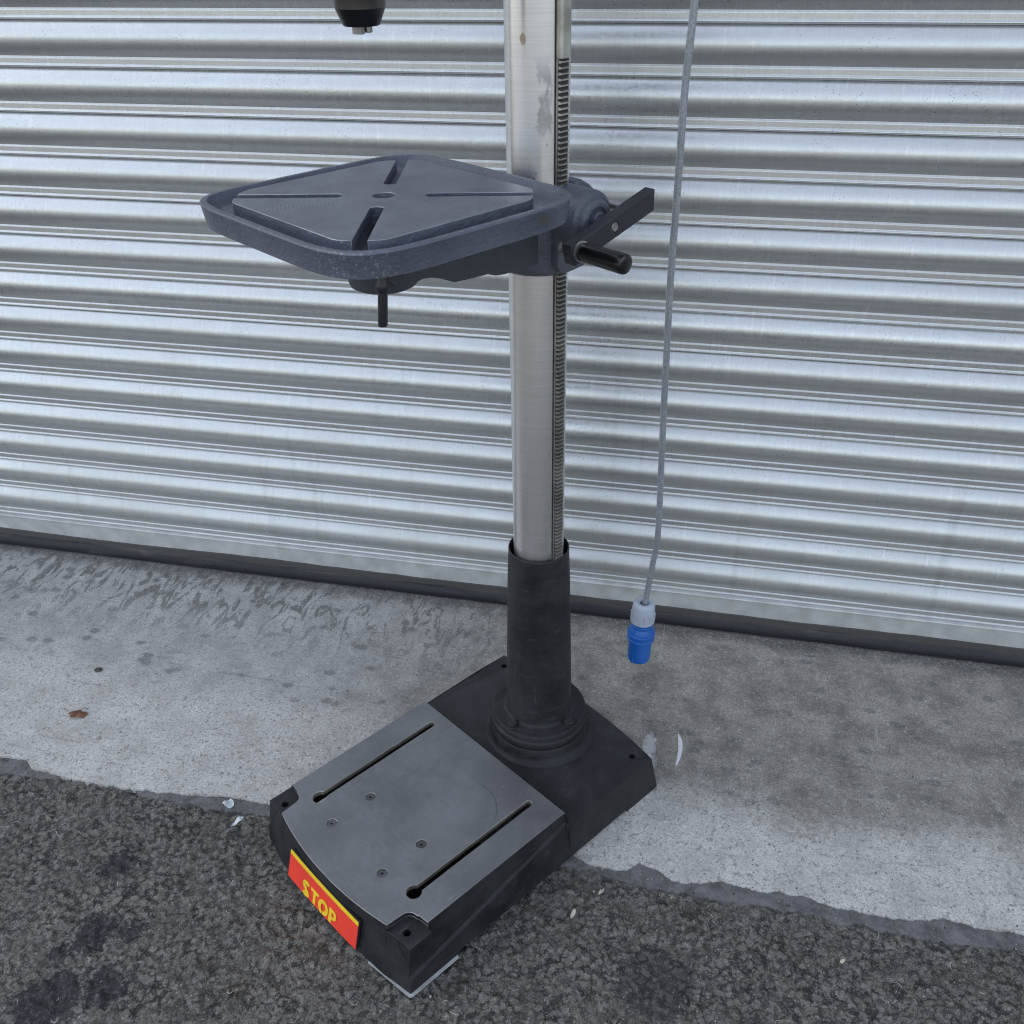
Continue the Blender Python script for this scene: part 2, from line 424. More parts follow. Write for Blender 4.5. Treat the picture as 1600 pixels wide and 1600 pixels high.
def m_asphalt():
    M = Mat('worn_asphalt')
    P = M.obj()
    big = M.noise(4.5, 4, 0.6, P, 0.4)
    mid = M.noise(22, 4, 0.65, P)
    fine = M.noise(420, 3, 0.7, P)
    wv = M.n('ShaderNodeVectorMath', operation='SCALE'); wn_ = M.n('ShaderNodeTexNoise')
    M.put(wn_.inputs['Vector'], P); wn_.inputs['Scale'].default_value = 85; wn_.inputs['Detail'].default_value = 4
    M.put(wv.inputs[0], wn_.outputs['Color']); wv.inputs['Scale'].default_value = 0.016
    wa = M.n('ShaderNodeVectorMath', operation='ADD'); M.put(wa.inputs[0], P); M.put(wa.inputs[1], wv.outputs[0])
    PW = wa.outputs[0]
    cell = M.voro(105, PW)
    c = M.mix(M.rng(mid, 0.3, 0.7), (0.100, 0.091, 0.077), (0.185, 0.170, 0.146))
    c = M.mix(M.rng(big, 0.35, 0.7, 0, 0.5), c, (0.19, 0.176, 0.152))
    cc = M.n('ShaderNodeSeparateColor'); M.put(cc.inputs[0], cell.outputs['Color'])
    c = M.mix(M.math('MULTIPLY', M.rng(cc.outputs[0], 0.55, 1.0), 0.50), c, (0.20, 0.19, 0.172))
    c = M.mix(M.math('MULTIPLY', M.rng(cell.outputs['Distance'], 0.40, 0.68), M.rng(mid, 0.33, 0.58, 0.40, 0.95)), c, (0.012, 0.014, 0.012))  # shading of the crevices between lumps, put into the colour
    ag = M.voro(240, PW)
    agc = M.n('ShaderNodeSeparateColor'); M.put(agc.inputs[0], ag.outputs['Color'])
    c = M.mix(M.rng(agc.outputs[0], 0.62, 0.95, 0, 0.34), c, (0.26, 0.25, 0.235))
    c = M.mix(M.rng(agc.outputs[1], 0.55, 0.95, 0, 0.42), c, (0.030, 0.028, 0.025))
    c = M.mix(M.rng(ag.outputs['Distance'], 0.52, 0.78, 0, 0.45), c, (0.012, 0.0115, 0.011))
    # moss-brown silt in the hollows
    moss = M.math('MULTIPLY', M.rng(M.noise(13, 4, 0.7, P), 0.58, 0.70), M.rng(cell.outputs['Distance'], 0.2, 0.5))
    c = M.mix(M.math('MULTIPLY', moss, 0.85), c, (0.028, 0.022, 0.012))
    c = M.mix(M.rng(fine, 0.53, 0.64, 0, 0.45), c, (0.27, 0.265, 0.25))
    c = M.mix(M.rng(fine, 0.47, 0.38, 0, 0.5), c, (0.017, 0.017, 0.017))
    # bright mineral specks
    sp = M.voro(95, P)
    s2 = M.n('ShaderNodeSeparateColor'); M.put(s2.inputs[0], sp.outputs['Color'])
    spec = M.math('MULTIPLY', M.rng(M.math('ADD', sp.outputs['Distance'], M.math('MULTIPLY', fine, 0.12)), 0.12, 0.17, 1, 0), M.rng(s2.outputs[1], 0.45, 0.6))
    c = M.mix(M.math('MULTIPLY', spec, 0.9), c, (0.46, 0.455, 0.44))
    # pale scuffs
    sc = M.rng(M.math('MULTIPLY', M.noise(7, 3, 0.6, P), M.noise(70, 3, 0.7, P)), 0.34, 0.46, 0, 0.40)
    c = M.mix(sc, c, (0.24, 0.24, 0.24))
    # blue-black oil drips
    oil = None
    for (cx, cy, rr) in ((-0.637, -0.356, 0.032), (-0.607, -0.475, 0.036), (-0.640, -0.522, 0.022), (-0.612, -0.59, 0.050), (-0.540, -0.552, 0.034), (-0.55, -0.465, 0.018), (0.245, -0.385, 0.060)):
        v = M.n('ShaderNodeVectorMath', operation='DISTANCE')
        M.put(v.inputs[0], P); v.inputs[1].default_value = (cx, cy, 0)
        d = M.math('ADD', v.outputs['Value'], M.math('MULTIPLY', M.math('SUBTRACT', M.noise(58, 5, 0.8, P), 0.5), 0.09))
        m = M.rng(d, rr * 0.86, rr * 1.0, 1, 0)
        oil = m if oil is None else M.math('MAXIMUM', oil, m)
    oil = M.math('MULTIPLY', oil, M.rng(x_(M, P), 0.05, -0.05, 0.6, 1.0))
    oil = M.math('MULTIPLY', oil, M.rng(agc.outputs[2], 0.05, 0.45, 0.65, 1.0))
    oil = M.math('MULTIPLY', oil, M.rng(M.noise(130, 3, 0.6, P), 0.36, 0.48, 0.72, 1.0))
    c = M.mix(M.math('MULTIPLY', oil, 0.92), c, (0.010, 0.0105, 0.016))
    rough = M.math('SUBTRACT', 0.80, M.math('MULTIPLY', oil, 0.08))
    nm = M.bump(cell.outputs['Distance'], -0.3, 0.003)
    nm = M.bump(M.noise(190, 4, 0.65, P), 0.6, 0.0025, nm)
    nm = M.bump(fine, 0.6, 0.0012, nm)
    return M.set(c, rough, 0.0, nm, 0.45)


MAT = dict(
    galv=m_galv(),
    black=m_cast('black_cast_paint', (0.0125, 0.0127, 0.0145), 0.48, 0.26, (0.14, 0.14, 0.145), 0.45, wearamt=0.6, smear=0.7),
    tray=m_cast('blue_grey_cast_paint', (0.056, 0.063, 0.086), 0.38, 0.6, (0.20, 0.21, 0.24), 0.85, 0.45, 0.40),
    arm=m_cast('dark_grey_cast_paint', (0.044, 0.049, 0.062), 0.5, 0.4, (0.14, 0.14, 0.15), 0.35, 0.2, 0.15),
    plate=m_machined('ground_plate', (0.245, 0.25, 0.262), 0.44, 0.75),
    top=m_machined('milled_table_top', (0.225, 0.235, 0.265), 0.42, 0.7, [(0.262, 0.012, 0.0042, 0.22), (0.14, -0.16, 0.0037, 0.10)]),
    column=m_column(),
    rack=m_simple('rack_steel', (0.46, 0.45, 0.42), 0.38, 0.9, grain=0.1),
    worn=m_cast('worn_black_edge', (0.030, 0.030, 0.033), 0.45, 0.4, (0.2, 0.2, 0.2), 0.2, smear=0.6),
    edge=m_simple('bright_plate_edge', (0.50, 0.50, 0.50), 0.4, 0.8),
    tedge=m_simple('worn_table_edge', (0.30, 0.31, 0.34), 0.42, 0.7),
    screw=m_simple('dark_screw_steel', (0.13, 0.13, 0.135), 0.45, 0.7),
    grease_gap=m_simple('black_grease_gap_shade', (0.020, 0.018, 0.015), 0.4, grain=0.3),
    dull=m_simple('dull_zinc_bar', (0.50, 0.51, 0.50), 0.55, 0.35, grain=0.3, gscale=500, var=0.12),
    steel=m_simple('dull_steel', (0.34, 0.33, 0.32), 0.42, 0.85),
    dark=m_simple('blackened_steel', (0.024, 0.025, 0.030), 0.42, 0.2, grain=0.2),
    crank=m_simple('crank_black_steel', (0.020, 0.021, 0.028), 0.5, 0.0, grain=0.25, gscale=220),
    gloss=m_simple('glossy_black_plastic', (0.006, 0.006, 0.007), 0.27, grain=0.02),
    chuck=m_simple('black_oxide', (0.008, 0.009, 0.012), 0.32, 0.35, grain=0.03),
    band=m_simple('satin_dark_band', (0.10, 0.095, 0.095), 0.35, 0.85, grain=0.03),
    rubber=m_rubber(),
    blue=m_simple('blue_plug_plastic', (0.013, 0.105, 0.40), 0.36, grain=0.04, var=0.1),
    grey=m_simple('grey_plug_plastic', (0.36, 0.40, 0.47), 0.45, grain=0.08, var=0.08),
    red=m_simple('red_sign_face', (0.88, 0.060, 0.034), 0.42, grain=0.02, var=0.05),
    yellow=m_simple('yellow_sign_face', (0.92, 0.64, 0.03), 0.42, grain=0.02, var=0.05),
    inside=m_simple('slot_wall_rust', (0.13, 0.115, 0.09), 0.8, grain=0.5),
    sheet=m_simple('pale_packing_sheet', (0.37, 0.38, 0.385), 0.6),
    leaf=m_simple('brown_leaf', (0.17, 0.075, 0.035), 0.7, grain=0.5, gscale=150, var=0.5),
    stone=m_simple('dark_pebble', (0.045, 0.043, 0.035), 0.7, var=0.4),
    crumb=m_simple('grey_crumb', (0.26, 0.25, 0.235), 0.8, var=0.4),
    paper=m_simple('white_scrap', (0.62, 0.66, 0.66), 0.7, var=0.2),
    husk=m_simple('straw_husk', (0.46, 0.42, 0.33), 0.7, var=0.25),
    straw=m_simple('pale_fibre', (0.52, 0.50, 0.46), 0.7, var=0.3),
    concrete=m_concrete(), mortar=m_mortar(), asphalt=m_asphalt(),
    wall=m_simple('grey_render', (0.30, 0.30, 0.29), 0.85, grain=0.6, gscale=60),
)


def m_cable():
    M = Mat('braided_cable')
    x, y, z = M.xyz()
    ang = M.math('ARCTAN2', M.math('SUBTRACT', y, 0.1), M.math('SUBTRACT', x, 0.17))
    a = M.voro(1.0, M_map(M, M.obj(), (900, 900, 260)))
    w = M.rng(a.outputs['Distance'], 0.25, 0.6)
    n = M.rng(M.noise(18, 3), 0.35, 0.65)
    c = M.mix(w, (0.42, 0.45, 0.48), (0.26, 0.28, 0.305))
    c = M.mix(M.math('MULTIPLY', n, 0.4), c, (0.22, 0.235, 0.26))
    M.put(M.b.inputs['Coat Weight'], 0.6)
    M.put(M.b.inputs['Coat Roughness'], 0.12)
    return M.set(c, 0.4, 0.35, M.bump(w, 0.3, 0.0008))


MAT['cable'] = m_cable()


# ------------------------------------------------------------------ mesh helpers
def tag(o, label=None, cat=None, group=None, kind=None):
    for k, v in (('label', label), ('category', cat), ('group', group), ('kind', kind)):
        if v: o[k] = v
    return o


def link(name, me, parent=None):
    o = bpy.data.objects.new(name, me)
    COL.objects.link(o)
    if parent is not None: o.parent = parent
    return o


def mesh(name, verts, faces, mats, smooth=None, fmat=None):
    me = bpy.data.meshes.new(name)
    me.from_pydata([tuple(v) for v in verts], [], faces)
    for m in (mats if isinstance(mats, (list, tuple)) else [mats]):
        me.materials.append(m)
    if fmat is not None:
        me.polygons.foreach_set('material_index', fmat)
    bm = bmesh.new(); bm.from_mesh(me)
    bmesh.ops.remove_doubles(bm, verts=bm.verts, dist=1e-6)
    bmesh.ops.recalc_face_normals(bm, faces=bm.faces)
    bm.to_mesh(me); bm.free()
    if smooth is not None:
        me.polygons.foreach_set('use_smooth', [True] * len(me.polygons))
        me.set_sharp_from_angle(angle=R(smooth))
    return me


def bevel(o, w, seg=2, ang=35, mat=-1):
    b = o.modifiers.new('bevel', 'BEVEL')
    b.width = w; b.segments = seg; b.limit_method = 'ANGLE'; b.angle_limit = R(ang)
    b.use_clamp_overlap = True
    o.data.polygons.foreach_set('use_smooth', [True] * len(o.data.polygons))
    o.data.set_sharp_from_angle(angle=R(32))
    b.harden_normals = False
    b.material = mat
    return o


class MB:
    """collects shapes into one mesh"""
    def __init__(s): s.v = []; s.f = []; s.mi = []; s.cur = 0

    def add(s, vs, fs):
        k = len(s.v); s.v += [tuple(v) for v in vs]; s.f += [tuple(i + k for i in f) for f in fs]
        s.mi += [s.cur] * len(fs)
        return s

    def prism(s, outer, holes=(), z0=0, z1=1, frame=None, wallmat=None, outermat=None):
        """outline with holes extruded from z0 to z1 (z may be functions of x,y); frame maps (a,b,c)->xyz"""
        fr = frame or (lambda a, b, c: (a, b, c))
        loops = [list(outer)] + [list(h) for h in holes]
        flat = [p for lp in loops for p in lp]
        tris = tessellate_polygon([[Vector((p[0], p[1], 0)) for p in lp] for lp in loops])
        zf = lambda zz, p: zz(*p) if callable(zz) else zz
        n = len(flat)
        vs = [fr(p[0], p[1], zf(z1, p)) for p in flat] + [fr(p[0], p[1], zf(z0, p)) for p in flat]
        fs = [tuple(t) for t in tris] + [tuple(i + n for i in reversed(t)) for t in tris]
        s.add(vs, fs)
        k = 0
        base = len(s.v) - 2 * n
        for li, lp in enumerate(loops):
            m = len(lp)
            for i in range(m):
                a, b = base + k + i, base + k + (i + 1) % m
                s.f.append((a, b, b + n, a + n))
                s.mi.append(wallmat if (wallmat is not None and li > 0) else (outermat if (outermat is not None and li == 0) else s.cur))
            k += m
        return s

    def lathe(s, prof, seg=64, frame=None, cap=True):
        fr = frame or (lambda a, b, c: (a, b, c))
        vs = []; fs = []
        for (r, z) in prof:
            for i in range(seg):
                t = 2 * math.pi * i / seg
                vs.append(fr(r * math.cos(t), r * math.sin(t), z))
        for j in range(len(prof) - 1):
            for i in range(seg):
                a = j * seg + i; b = j * seg + (i + 1) % seg
                fs.append((a, b, b + seg, a + seg))
        if cap:
            fs.append(tuple(range(seg)))
            fs.append(tuple((len(prof) - 1) * seg + i for i in range(seg)))
        return s.add(vs, fs)

    def box(s, x0, x1, y0, y1, z0, z1, frame=None):
        return s.prism([(x0, y0), (x1, y0), (x1, y1), (x0, y1)], (), z0, z1, frame)

    def tube(s, pts, r, seg=12):
        pts = [Vector(p) for p in pts]
        vs = []; fs = []
        up = Vector((0.3, 1, 0.1)).normalized()
        for i, p in enumerate(pts):
            t = (pts[min(i + 1, len(pts) - 1)] - pts[max(i - 1, 0)]).normalized()
            a = t.cross(up).normalized(); b = t.cross(a).normalized()
            rr = r[i] if isinstance(r, (list, tuple)) else r
            for k in range(seg):
                q = 2 * math.pi * k / seg
                vs.append(p + a * rr * math.cos(q) + b * rr * math.sin(q))
        for j in range(len(pts) - 1):
            for k in range(seg):
                fs.append((j * seg + k, j * seg + (k + 1) % seg, (j + 1) * seg + (k + 1) % seg, (j + 1) * seg + k))
        fs.append(tuple(range(seg))); fs.append(tuple((len(pts) - 1) * seg + k for k in range(seg)))
        return s.add(vs, fs)

    def build(s, name, mats, parent=None, smooth=None, bev=None, seg=2, bmat=-1):
        me = mesh(name, s.v, s.f, mats, smooth, s.mi)
        o = link(name, me, parent)
        if bev: bevel(o, bev, seg, mat=bmat)
        return o


def circ(cx, cy, r, n=24, a0=0):
    return [(cx + r * math.cos(a0 + 2 * math.pi * i / n), cy + r * math.sin(a0 + 2 * math.pi * i / n)) for i in range(n)]


def arc(cx, cy, r, a, b, n):
    return [(cx + r * math.cos(a + (b - a) * i / n), cy + r * math.sin(a + (b - a) * i / n)) for i in range(n + 1)]


def empty(name, loc=(0, 0, 0), rz=0):
    o = bpy.data.objects.new(name, None)
    o.empty_display_size = 0.1
    o.location = loc; o.rotation_euler = (0, 0, rz)
    COL.objects.link(o)
    return o


# ------------------------------------------------------------------ ground
WALL = 0.4433
conc_edge = [(-1.7, -0.205), (-1.35, -0.20), (-1.1, -0.20), (-0.979, -0.192), (-0.932, -0.188), (-0.906, -0.205), (-0.832, -0.213), (-0.704, -0.214), (-0.586, -0.204),
             (-0.52, -0.194), (-0.468, -0.196), (-0.40, -0.20), (-0.2, -0.205), (0.0, -0.20), (0.093, -0.192), (0.122, -0.208), (0.165, -0.209), (0.184, -0.206), (0.203, -0.188), (0.225, -0.192),
             (0.256, -0.211), (0.277, -0.213), (0.336, -0.196), (0.386, -0.203), (0.455, -0.198), (0.503, -0.208), (0.597, -0.212),
             (0.634, -0.206), (0.664, -0.196), (0.727, -0.202), (0.781, -0.200), (0.95, -0.205), (1.2, -0.20), (1.7, -0.205)]
mort_edge = [(a, b + 0.008) for a, b in (lambda q: q)([(-1.7, -0.232), (-1.1, -0.232), (-0.955, -0.230), (-0.886, -0.231), (-0.829, -0.220), (-0.698, -0.226), (-0.571, -0.232), (-0.489, -0.229), (-0.442, -0.226),
             (-0.2, -0.225), (0.082, -0.221), (0.208, -0.237), (0.278, -0.239), (0.406, -0.235), (0.52, -0.240), (0.666, -0.245), (0.774, -0.235), (1.1, -0.236), (1.7, -0.234)])]


def edge_line(pts, step, amp, sc, seed):
    xs = np.arange(pts[0][0], pts[-1][0], step)
    ys = np.interp(xs, [p[0] for p in pts], [p[1] for p in pts])
    out = []
    for x, y in zip(xs, ys):
        n = mnoise.noise(Vector((x * sc, seed, 0))) + 0.5 * mnoise.noise(Vector((x * sc * 2.7, seed, 4))) + 0.45 * mnoise.noise(Vector((x * sc * 7, seed, 9)))
        out.append((float(x), float(y + amp * n)))
    return out


def strip_sheet(name, top_line, y_far, z, drop, mat, rows=1):
    vs = []; fs = []
    n = len(top_line)
    for (x, y) in top_line: vs.append((x, y, z - drop))
    for (x, y) in top_line: vs.append((x, y + 0.0012, z - 0.0012))
    for (x, y) in top_line: vs.append((x, y + 0.004, z))
    for (x, y) in top_line: vs.append((x, y_far(x), z))
    for j in range(3):
        for i in range(n - 1):
            fs.append((j * n + i, j * n + i + 1, (j + 1) * n + i + 1, (j + 1) * n + i))
    o = link(name, mesh(name, vs, fs, mat, 50))
    tag(o, kind='structure')
    return o


ce = edge_line(conc_edge, 0.0025, 0.0050, 44, 1.0)
strip_sheet('concrete_apron', ce, lambda x: 0.75, 0.0, 0.018, MAT['concrete'])
me_ = edge_line(mort_edge, 0.003, 0.008, 34, 5.0)
strip_sheet('mortar_strip', me_, lambda x: -0.17, -0.0045, 0.014, MAT['mortar'])


def value_noise(X, Y, sc, seed):
    r = np.random.default_rng(seed); G = r.random((256, 256))
    x = X * sc + 1000; y = Y * sc + 1000
    xi = np.floor(x).astype(int); yi = np.floor(y).astype(int); fx = x - xi; fy = y - yi
    fx = fx * fx * (3 - 2 * fx); fy = fy * fy * (3 - 2 * fy)
    g = lambda a, b: G[a % 256, b % 256]
    return (g(xi, yi) * (1 - fx) + g(xi + 1, yi) * fx) * (1 - fy) + (g(xi, yi + 1) * (1 - fx) + g(xi + 1, yi + 1) * fx) * fy


def worley(X, Y, sc, seed):
    r = np.random.default_rng(seed); JX = r.random((256, 256)); JY = r.random((256, 256)); H = r.random((256, 256))
    x = X * sc + 1000; y = Y * sc + 1000
    xi = np.floor(x).astype(int); yi = np.floor(y).astype(int)
    d1 = np.full(X.shape, 9.0); h1 = np.zeros(X.shape)
    for a in (-1, 0, 1):
        for b in (-1, 0, 1):
            cx = xi + a; cy = yi + b
            jx = JX[cx % 256, cy % 256]; jy = JY[cx % 256, cy % 256]
            d = (cx + jx - x) ** 2 + (cy + jy - y) ** 2
            m = d < d1
            d1 = np.where(m, d, d1); h1 = np.where(m, H[cx % 256, cy % 256], h1)
    return np.sqrt(d1), h1


def asphalt_patch(x0, x1, y0, y1, step):
    xs = np.arange(x0, x1 + step / 2, step); ys = np.arange(y0, y1 + step / 2, step)
    X, Y = np.meshgrid(xs, ys)
    wx = X + 0.014 * (value_noise(X, Y, 55, 3) - 0.5) + 0.006 * (value_noise(X, Y, 150, 13) - 0.5)
    wy = Y + 0.014 * (value_noise(X, Y, 55, 4) - 0.5) + 0.006 * (value_noise(X, Y, 150, 14) - 0.5)
    d, h = worley(wx, wy, 78, 21)
    q = np.clip((0.80 - d) / 0.50, 0, 1)
    stones = q * q * (3 - 2 * q) * (0.25 + 0.75 * h)
    d2, h2 = worley(wx, wy, 150, 22)
    small = np.clip(1 - d2 * 1.3, 0, 1) * h2
    low = value_noise(X, Y, 9, 5) - 0.5
    pit = np.clip(value_noise(X, Y, 34, 6) - 0.66, 0, 1)
    Z = -0.0122 + 0.0058 * stones + 0.0030 * small + 0.003 * low - 0.012 * pit
    ny, nx = X.shape
    me = bpy.data.meshes.new('asphalt')
    me.vertices.add(nx * ny)
    me.vertices.foreach_set('co', np.stack([X, Y, Z], -1).astype(np.float32).ravel())
    idx = np.arange(nx * ny).reshape(ny, nx)
    q = np.stack([idx[:-1, :-1], idx[:-1, 1:], idx[1:, 1:], idx[1:, :-1]], -1).reshape(-1, 4)
    me.loops.add(q.size); me.loops.foreach_set('vertex_index', q.ravel().astype(np.int32))
    me.polygons.add(len(q)); me.polygons.foreach_set('loop_start', (np.arange(len(q)) * 4).astype(np.int32))
    me.polygons.foreach_set('use_smooth', np.ones(len(q), bool))
    me.update(); me.validate()
    me.materials.append(MAT['asphalt'])
    return tag(link('asphalt', me), kind='structure')


asphalt_patch(-1.4, 1.2, -1.15, -0.165, 0.0034)
g = link('ground', mesh('ground', [(-120, -120, -0.019), (120, -120, -0.019), (120, 120, -0.019), (-120, 120, -0.019)], [(0, 1, 2, 3)], MAT['asphalt']))
tag(g, kind='structure')

# ------------------------------------------------------------------ roller shutter
PITCH = 0.0765
shutter = empty('roller_shutter', (-0.15, WALL, 0))
tag(shutter, 'closed galvanised steel roller shutter with curved laths and black rubber bottom seal behind the drill', 'roller shutter')
XS0, XS1 = -2.3, 2.4


def slat_profile():
    pts = []
    n = 18
    f0, f1, sag = 0.0, 0.735, 0.0125
    for i in range(n + 1):
        t = i / n
        f = f0 + (f1 - f0) * t
        out = 4 * sag * t * (1 - t) + 0.0022 * t - 0.0005
        pts.append((f, out))
    pts += [(0.744, 0.0015), (0.752, 0.0016), (0.764, 0.0022), (0.778, 0.0029), (0.792, 0.0031), (0.797, 0.00312), (0.890, 0.00318), (0.895, 0.0032), (0.906, 0.0035), (0.918, 0.0043), (0.930, 0.0050),
            (0.944, 0.0052), (0.958, 0.0048), (0.970, 0.0038), (0.982, 0.0019), (0.994, -0.0008), (1.012, -0.003)]
    return pts


def extrude_x(prof, xs):
    vs = []; fs = []
    m = len(prof)
    for x in xs:
        for (y, z) in prof: vs.append((x, y, z))
    for i in range(len(xs) - 1):
        for j in range(m - 1):
            fs.append((i * m + j, i * m + j + 1, (i + 1) * m + j + 1, (i + 1) * m + j))
    return vs, fs


prof = [(-out, (1 - f) * PITCH) for f, out in slat_profile()]
# close the back so that a lath is a solid strip
back = [(y + 0.0011, z) for (y, z) in reversed(prof)]
vs_, fs_ = extrude_x(prof + back + [prof[0]], [XS0 + (XS1 - XS0) * i / 8 for i in range(9)])
slat_me = mesh('slat', vs_, fs_, MAT['galv'], 15)
Z0 = 0.1634 - PITCH
for k in range(40):
    o = link('slat', slat_me, shutter)
    o.location = (random.uniform(-0.01, 0.01), random.uniform(-0.0008, 0.0008), Z0 + k * PITCH)
    o.rotation_euler = (R(random.uniform(-0.35, 0.35)), 0, 0)

bar = [(-0.004, Z0 + 0.003), (-0.0125, Z0 + 0.0015), (-0.0135, Z0 - 0.0005), (-0.0135, Z0 - 0.0015), (-0.0095, Z0 - 0.0035), (-0.0095, 0.0395), (0.004, 0.0395), (0.004, Z0 + 0.003), (-0.004, Z0 + 0.003)]
vs_, fs_ = extrude_x(bar, [XS0, 0, XS1])
link('bottom_bar', mesh('bottom_bar', vs_, fs_, MAT['dull'], 20), shutter)
# rubber seal: hollow lip pressed on the floor, its upper edge slightly wavy
xs = np.arange(XS0, XS1 + 0.001, 0.012)
vs_ = []; fs_ = []
sp = [(-0.0100, 0.0455), (-0.0118, 0.0445), (-0.0125, 0.034), (-0.0122, 0.0285), (-0.0150, 0.0245), (-0.0185, 0.0175), (-0.0195, 0.0095), (-0.0175, 0.0035), (-0.0125, 0.0006), (0.004, 0.0006), (0.008, 0.02), (0.004, 0.045)]
m = len(sp)
for x in xs:
    wav = 0.004 * mnoise.noise(Vector((x * 2.6, 3, 0))) + 0.0012 * mnoise.noise(Vector((x * 17, 8, 0)))
    crease = 0.0035 * mnoise.noise(Vector((x * 3.1, 12, 0))) + 0.0012 * mnoise.noise(Vector((x * 26, 15, 0)))
    for j, (y, z) in enumerate(sp):
        dz = wav if j < 2 else (crease if j in (3, 4) else 0)
        vs_.append((x, y + (0.0008 * mnoise.noise(Vector((x * 8, j, 1))) if 2 < j < 8 else 0), z + dz))
for i in range(len(xs) - 1):
    for j in range(m):
        fs_.append((i * m + j, i * m + (j + 1) % m, (i + 1) * m + (j + 1) % m, (i + 1) * m + j))
link('rubber_seal', mesh('rubber_seal', vs_, fs_, MAT['rubber'], 40), shutter)
for sx in (XS0, XS1):
    b = MB()
    b.prism([(sx - 0.04, -0.045), (sx + 0.04, -0.045), (sx + 0.04, 0.045), (sx - 0.04, 0.045)], (), 0.0, 3.2)
    b.build('guide_channel', MAT['galv'], shutter, bev=0.004)

wall = empty('building_wall', (0, WALL + 0.06, 0))
tag(wall, 'grey rendered wall around the roller shutter opening', 'wall')
for (a, b_, z0, z1) in ((-9, -2.5, 0, 6.0), (2.3, 9, 0, 6.0), (-2.5, 2.3, 3.1, 6.0)):
    MB().box(a, b_, 0, 0.3, z0, z1).build('wall_panel', MAT['wall'], wall)
MB().box(-3.2, 3.0, 0.42, 0.6, -0.1, 6.0).build('sun_block_wall', MAT['wall'], wall)  # added out of view to stop sun leaking between the slats
MB().box(-3.2, 3.0, 0.02, 0.6, 5.6, 5.9).build('sun_block_slab', MAT['wall'], wall)  # added out of view too, closes the top of the gap against sun

# ------------------------------------------------------------------ pillar drill (local x = towards the front of its base)
DR = empty('pillar_drill', (0, 0, 0), R(-124.4405))
tag(DR, 'black and blue-grey floor standing pillar drill with bright steel column and red STOP plate', 'pillar drill')
ZP, ZB, ZN = 0.0993, 0.0800, 0.0866
WP, WB, WO = 0.1761, 0.1861, 0.1915
US = 0.1168


def front_u(v, mid=0.4580, edge=0.4418):
    return mid - (mid - edge) * (v / 0.1385) ** 2


# machined plate: outline with corner notches, key-hole slots and screw recesses
def plate_outline():
    pts = [(US, -WP), (US, WP), (0.3970, WP)]
    pts += [(0.3985, 0.160)] + arc(0.4145, 0.1545, 0.0135, math.pi * 0.97, math.pi * 1.5, 6)[:]
    pts = pts[:-1] + [(0.4145, 0.1410)]
    vv = np.linspace(0.1385, -0.1385, 25)
    pts += [(float(front_u(v)), float(v)) for v in vv]
    pts += [(0.4145, -0.1410)] + [(a, -b) for a, b in reversed(arc(0.4145, 0.1545, 0.0135, math.pi * 0.97, math.pi * 1.5, 6)[:-1])]
    pts += [(0.3985, -0.160), (0.3970, -WP)]
    return pts


def keyhole(v):
    hw = 0.0058; r = 0.0118; cu = 0.3795
    a0 = math.asin(hw / r)
    pts = [(cu + r * math.cos(t), v + r * math.sin(t)) for t in np.linspace(math.pi + a0, 3 * math.pi - a0, 22)]
    u1 = 0.1395
    pts += [(u1 + hw + hw * math.cos(t), v + hw * math.sin(t)) for t in np.linspace(math.pi / 2, 3 * math.pi / 2, 9)]
    return pts


screws = [(0.3195, -0.0660), (0.3950, -0.0660), (0.3185, 0.0640), (0.3935, 0.0640)]
b = MB()
b.prism(plate_outline(), [keyhole(-0.1228), keyhole(0.1228)] + [circ(u, v, 0.0082, 20) for u, v in screws], ZP - 0.0085, ZP, wallmat=1, outermat=2)
b.cur = 2
tslot = lambda v: [(0.125, v - 0.016), (0.396, v - 0.016), (0.396, v + 0.016), (0.125, v + 0.016)]
b.prism([(US + 0.0004 if abs(u - US) < 1e-6 else u, v * 0.998) for u, v in plate_outline()], [tslot(-0.1228), tslot(0.1228)], ZB - 0.004, ZP - 0.0086)
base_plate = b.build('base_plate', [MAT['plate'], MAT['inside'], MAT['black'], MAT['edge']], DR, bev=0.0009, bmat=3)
for u, v in screws:
    s_ = MB()
    s_.prism(circ(u, v, 0.0076, 24), [circ(u, v, 0.0022, 8)], ZP - 0.004, ZP - 0.0010)
    s_.prism(circ(u, v, 0.0024, 8), [], ZP - 0.008, ZP - 0.0045)
    s_.build('screw', MAT['screw'], base_plate, bev=0.0006)

# cast body: loft of rings down to the floor
st = []   # stations: top(u,v,z), bottom(u,v), ledge weight
for u in (-0.0868, -0.02, -0.0195, 0.05, US - 0.001):
    st.append(((u, WB, ZB - (0.003 if u < -0.05 else 0)), (u - (0.016 if u < -0.05 else 0.001), WO), 0, 'R'))
st.append(((US - 0.0002, WB - 0.001, ZB), (US, WO), 0, 'R'))
st.append(((US, WP + 0.0004, ZP - 0.0006), (US, WO), 1, 'R'))
for u in (0.2, 0.3, 0.359, 0.3605, 0.3968):
    st.append(((u, WP + 0.0004, ZP - 0.0006), (u, WO), 1, 'R'))
st.append(((0.3972, WP + 0.0085, ZN), (0.3972, WO), 1, 'R'))
st.append(((0.4375, WP + 0.0088, ZN), (0.4490, WO), 1, 'C'))
st.append(((front_u(0.16) + 0.0015, 0.160, ZN), (0.4545, 0.160), 0, 'F'))
st.append(((front_u(0.139) + 0.0006, 0.139, ZN), (0.45905, 0.139), 0, 'F'))
for v in np.linspace(0.1384, 0, 13):
    st.append(((float(front_u(v)) + 0.0004, float(v), ZP - 0.0006), (float(front_u(v, 0.4655, 0.4590)), float(v)), 0, 'F'))
half = st
st = half + [((p[0][0], -p[0][1], p[0][2]), (p[1][0], -p[1][1]), p[2], p[3]) for p in reversed(half[:-1])]
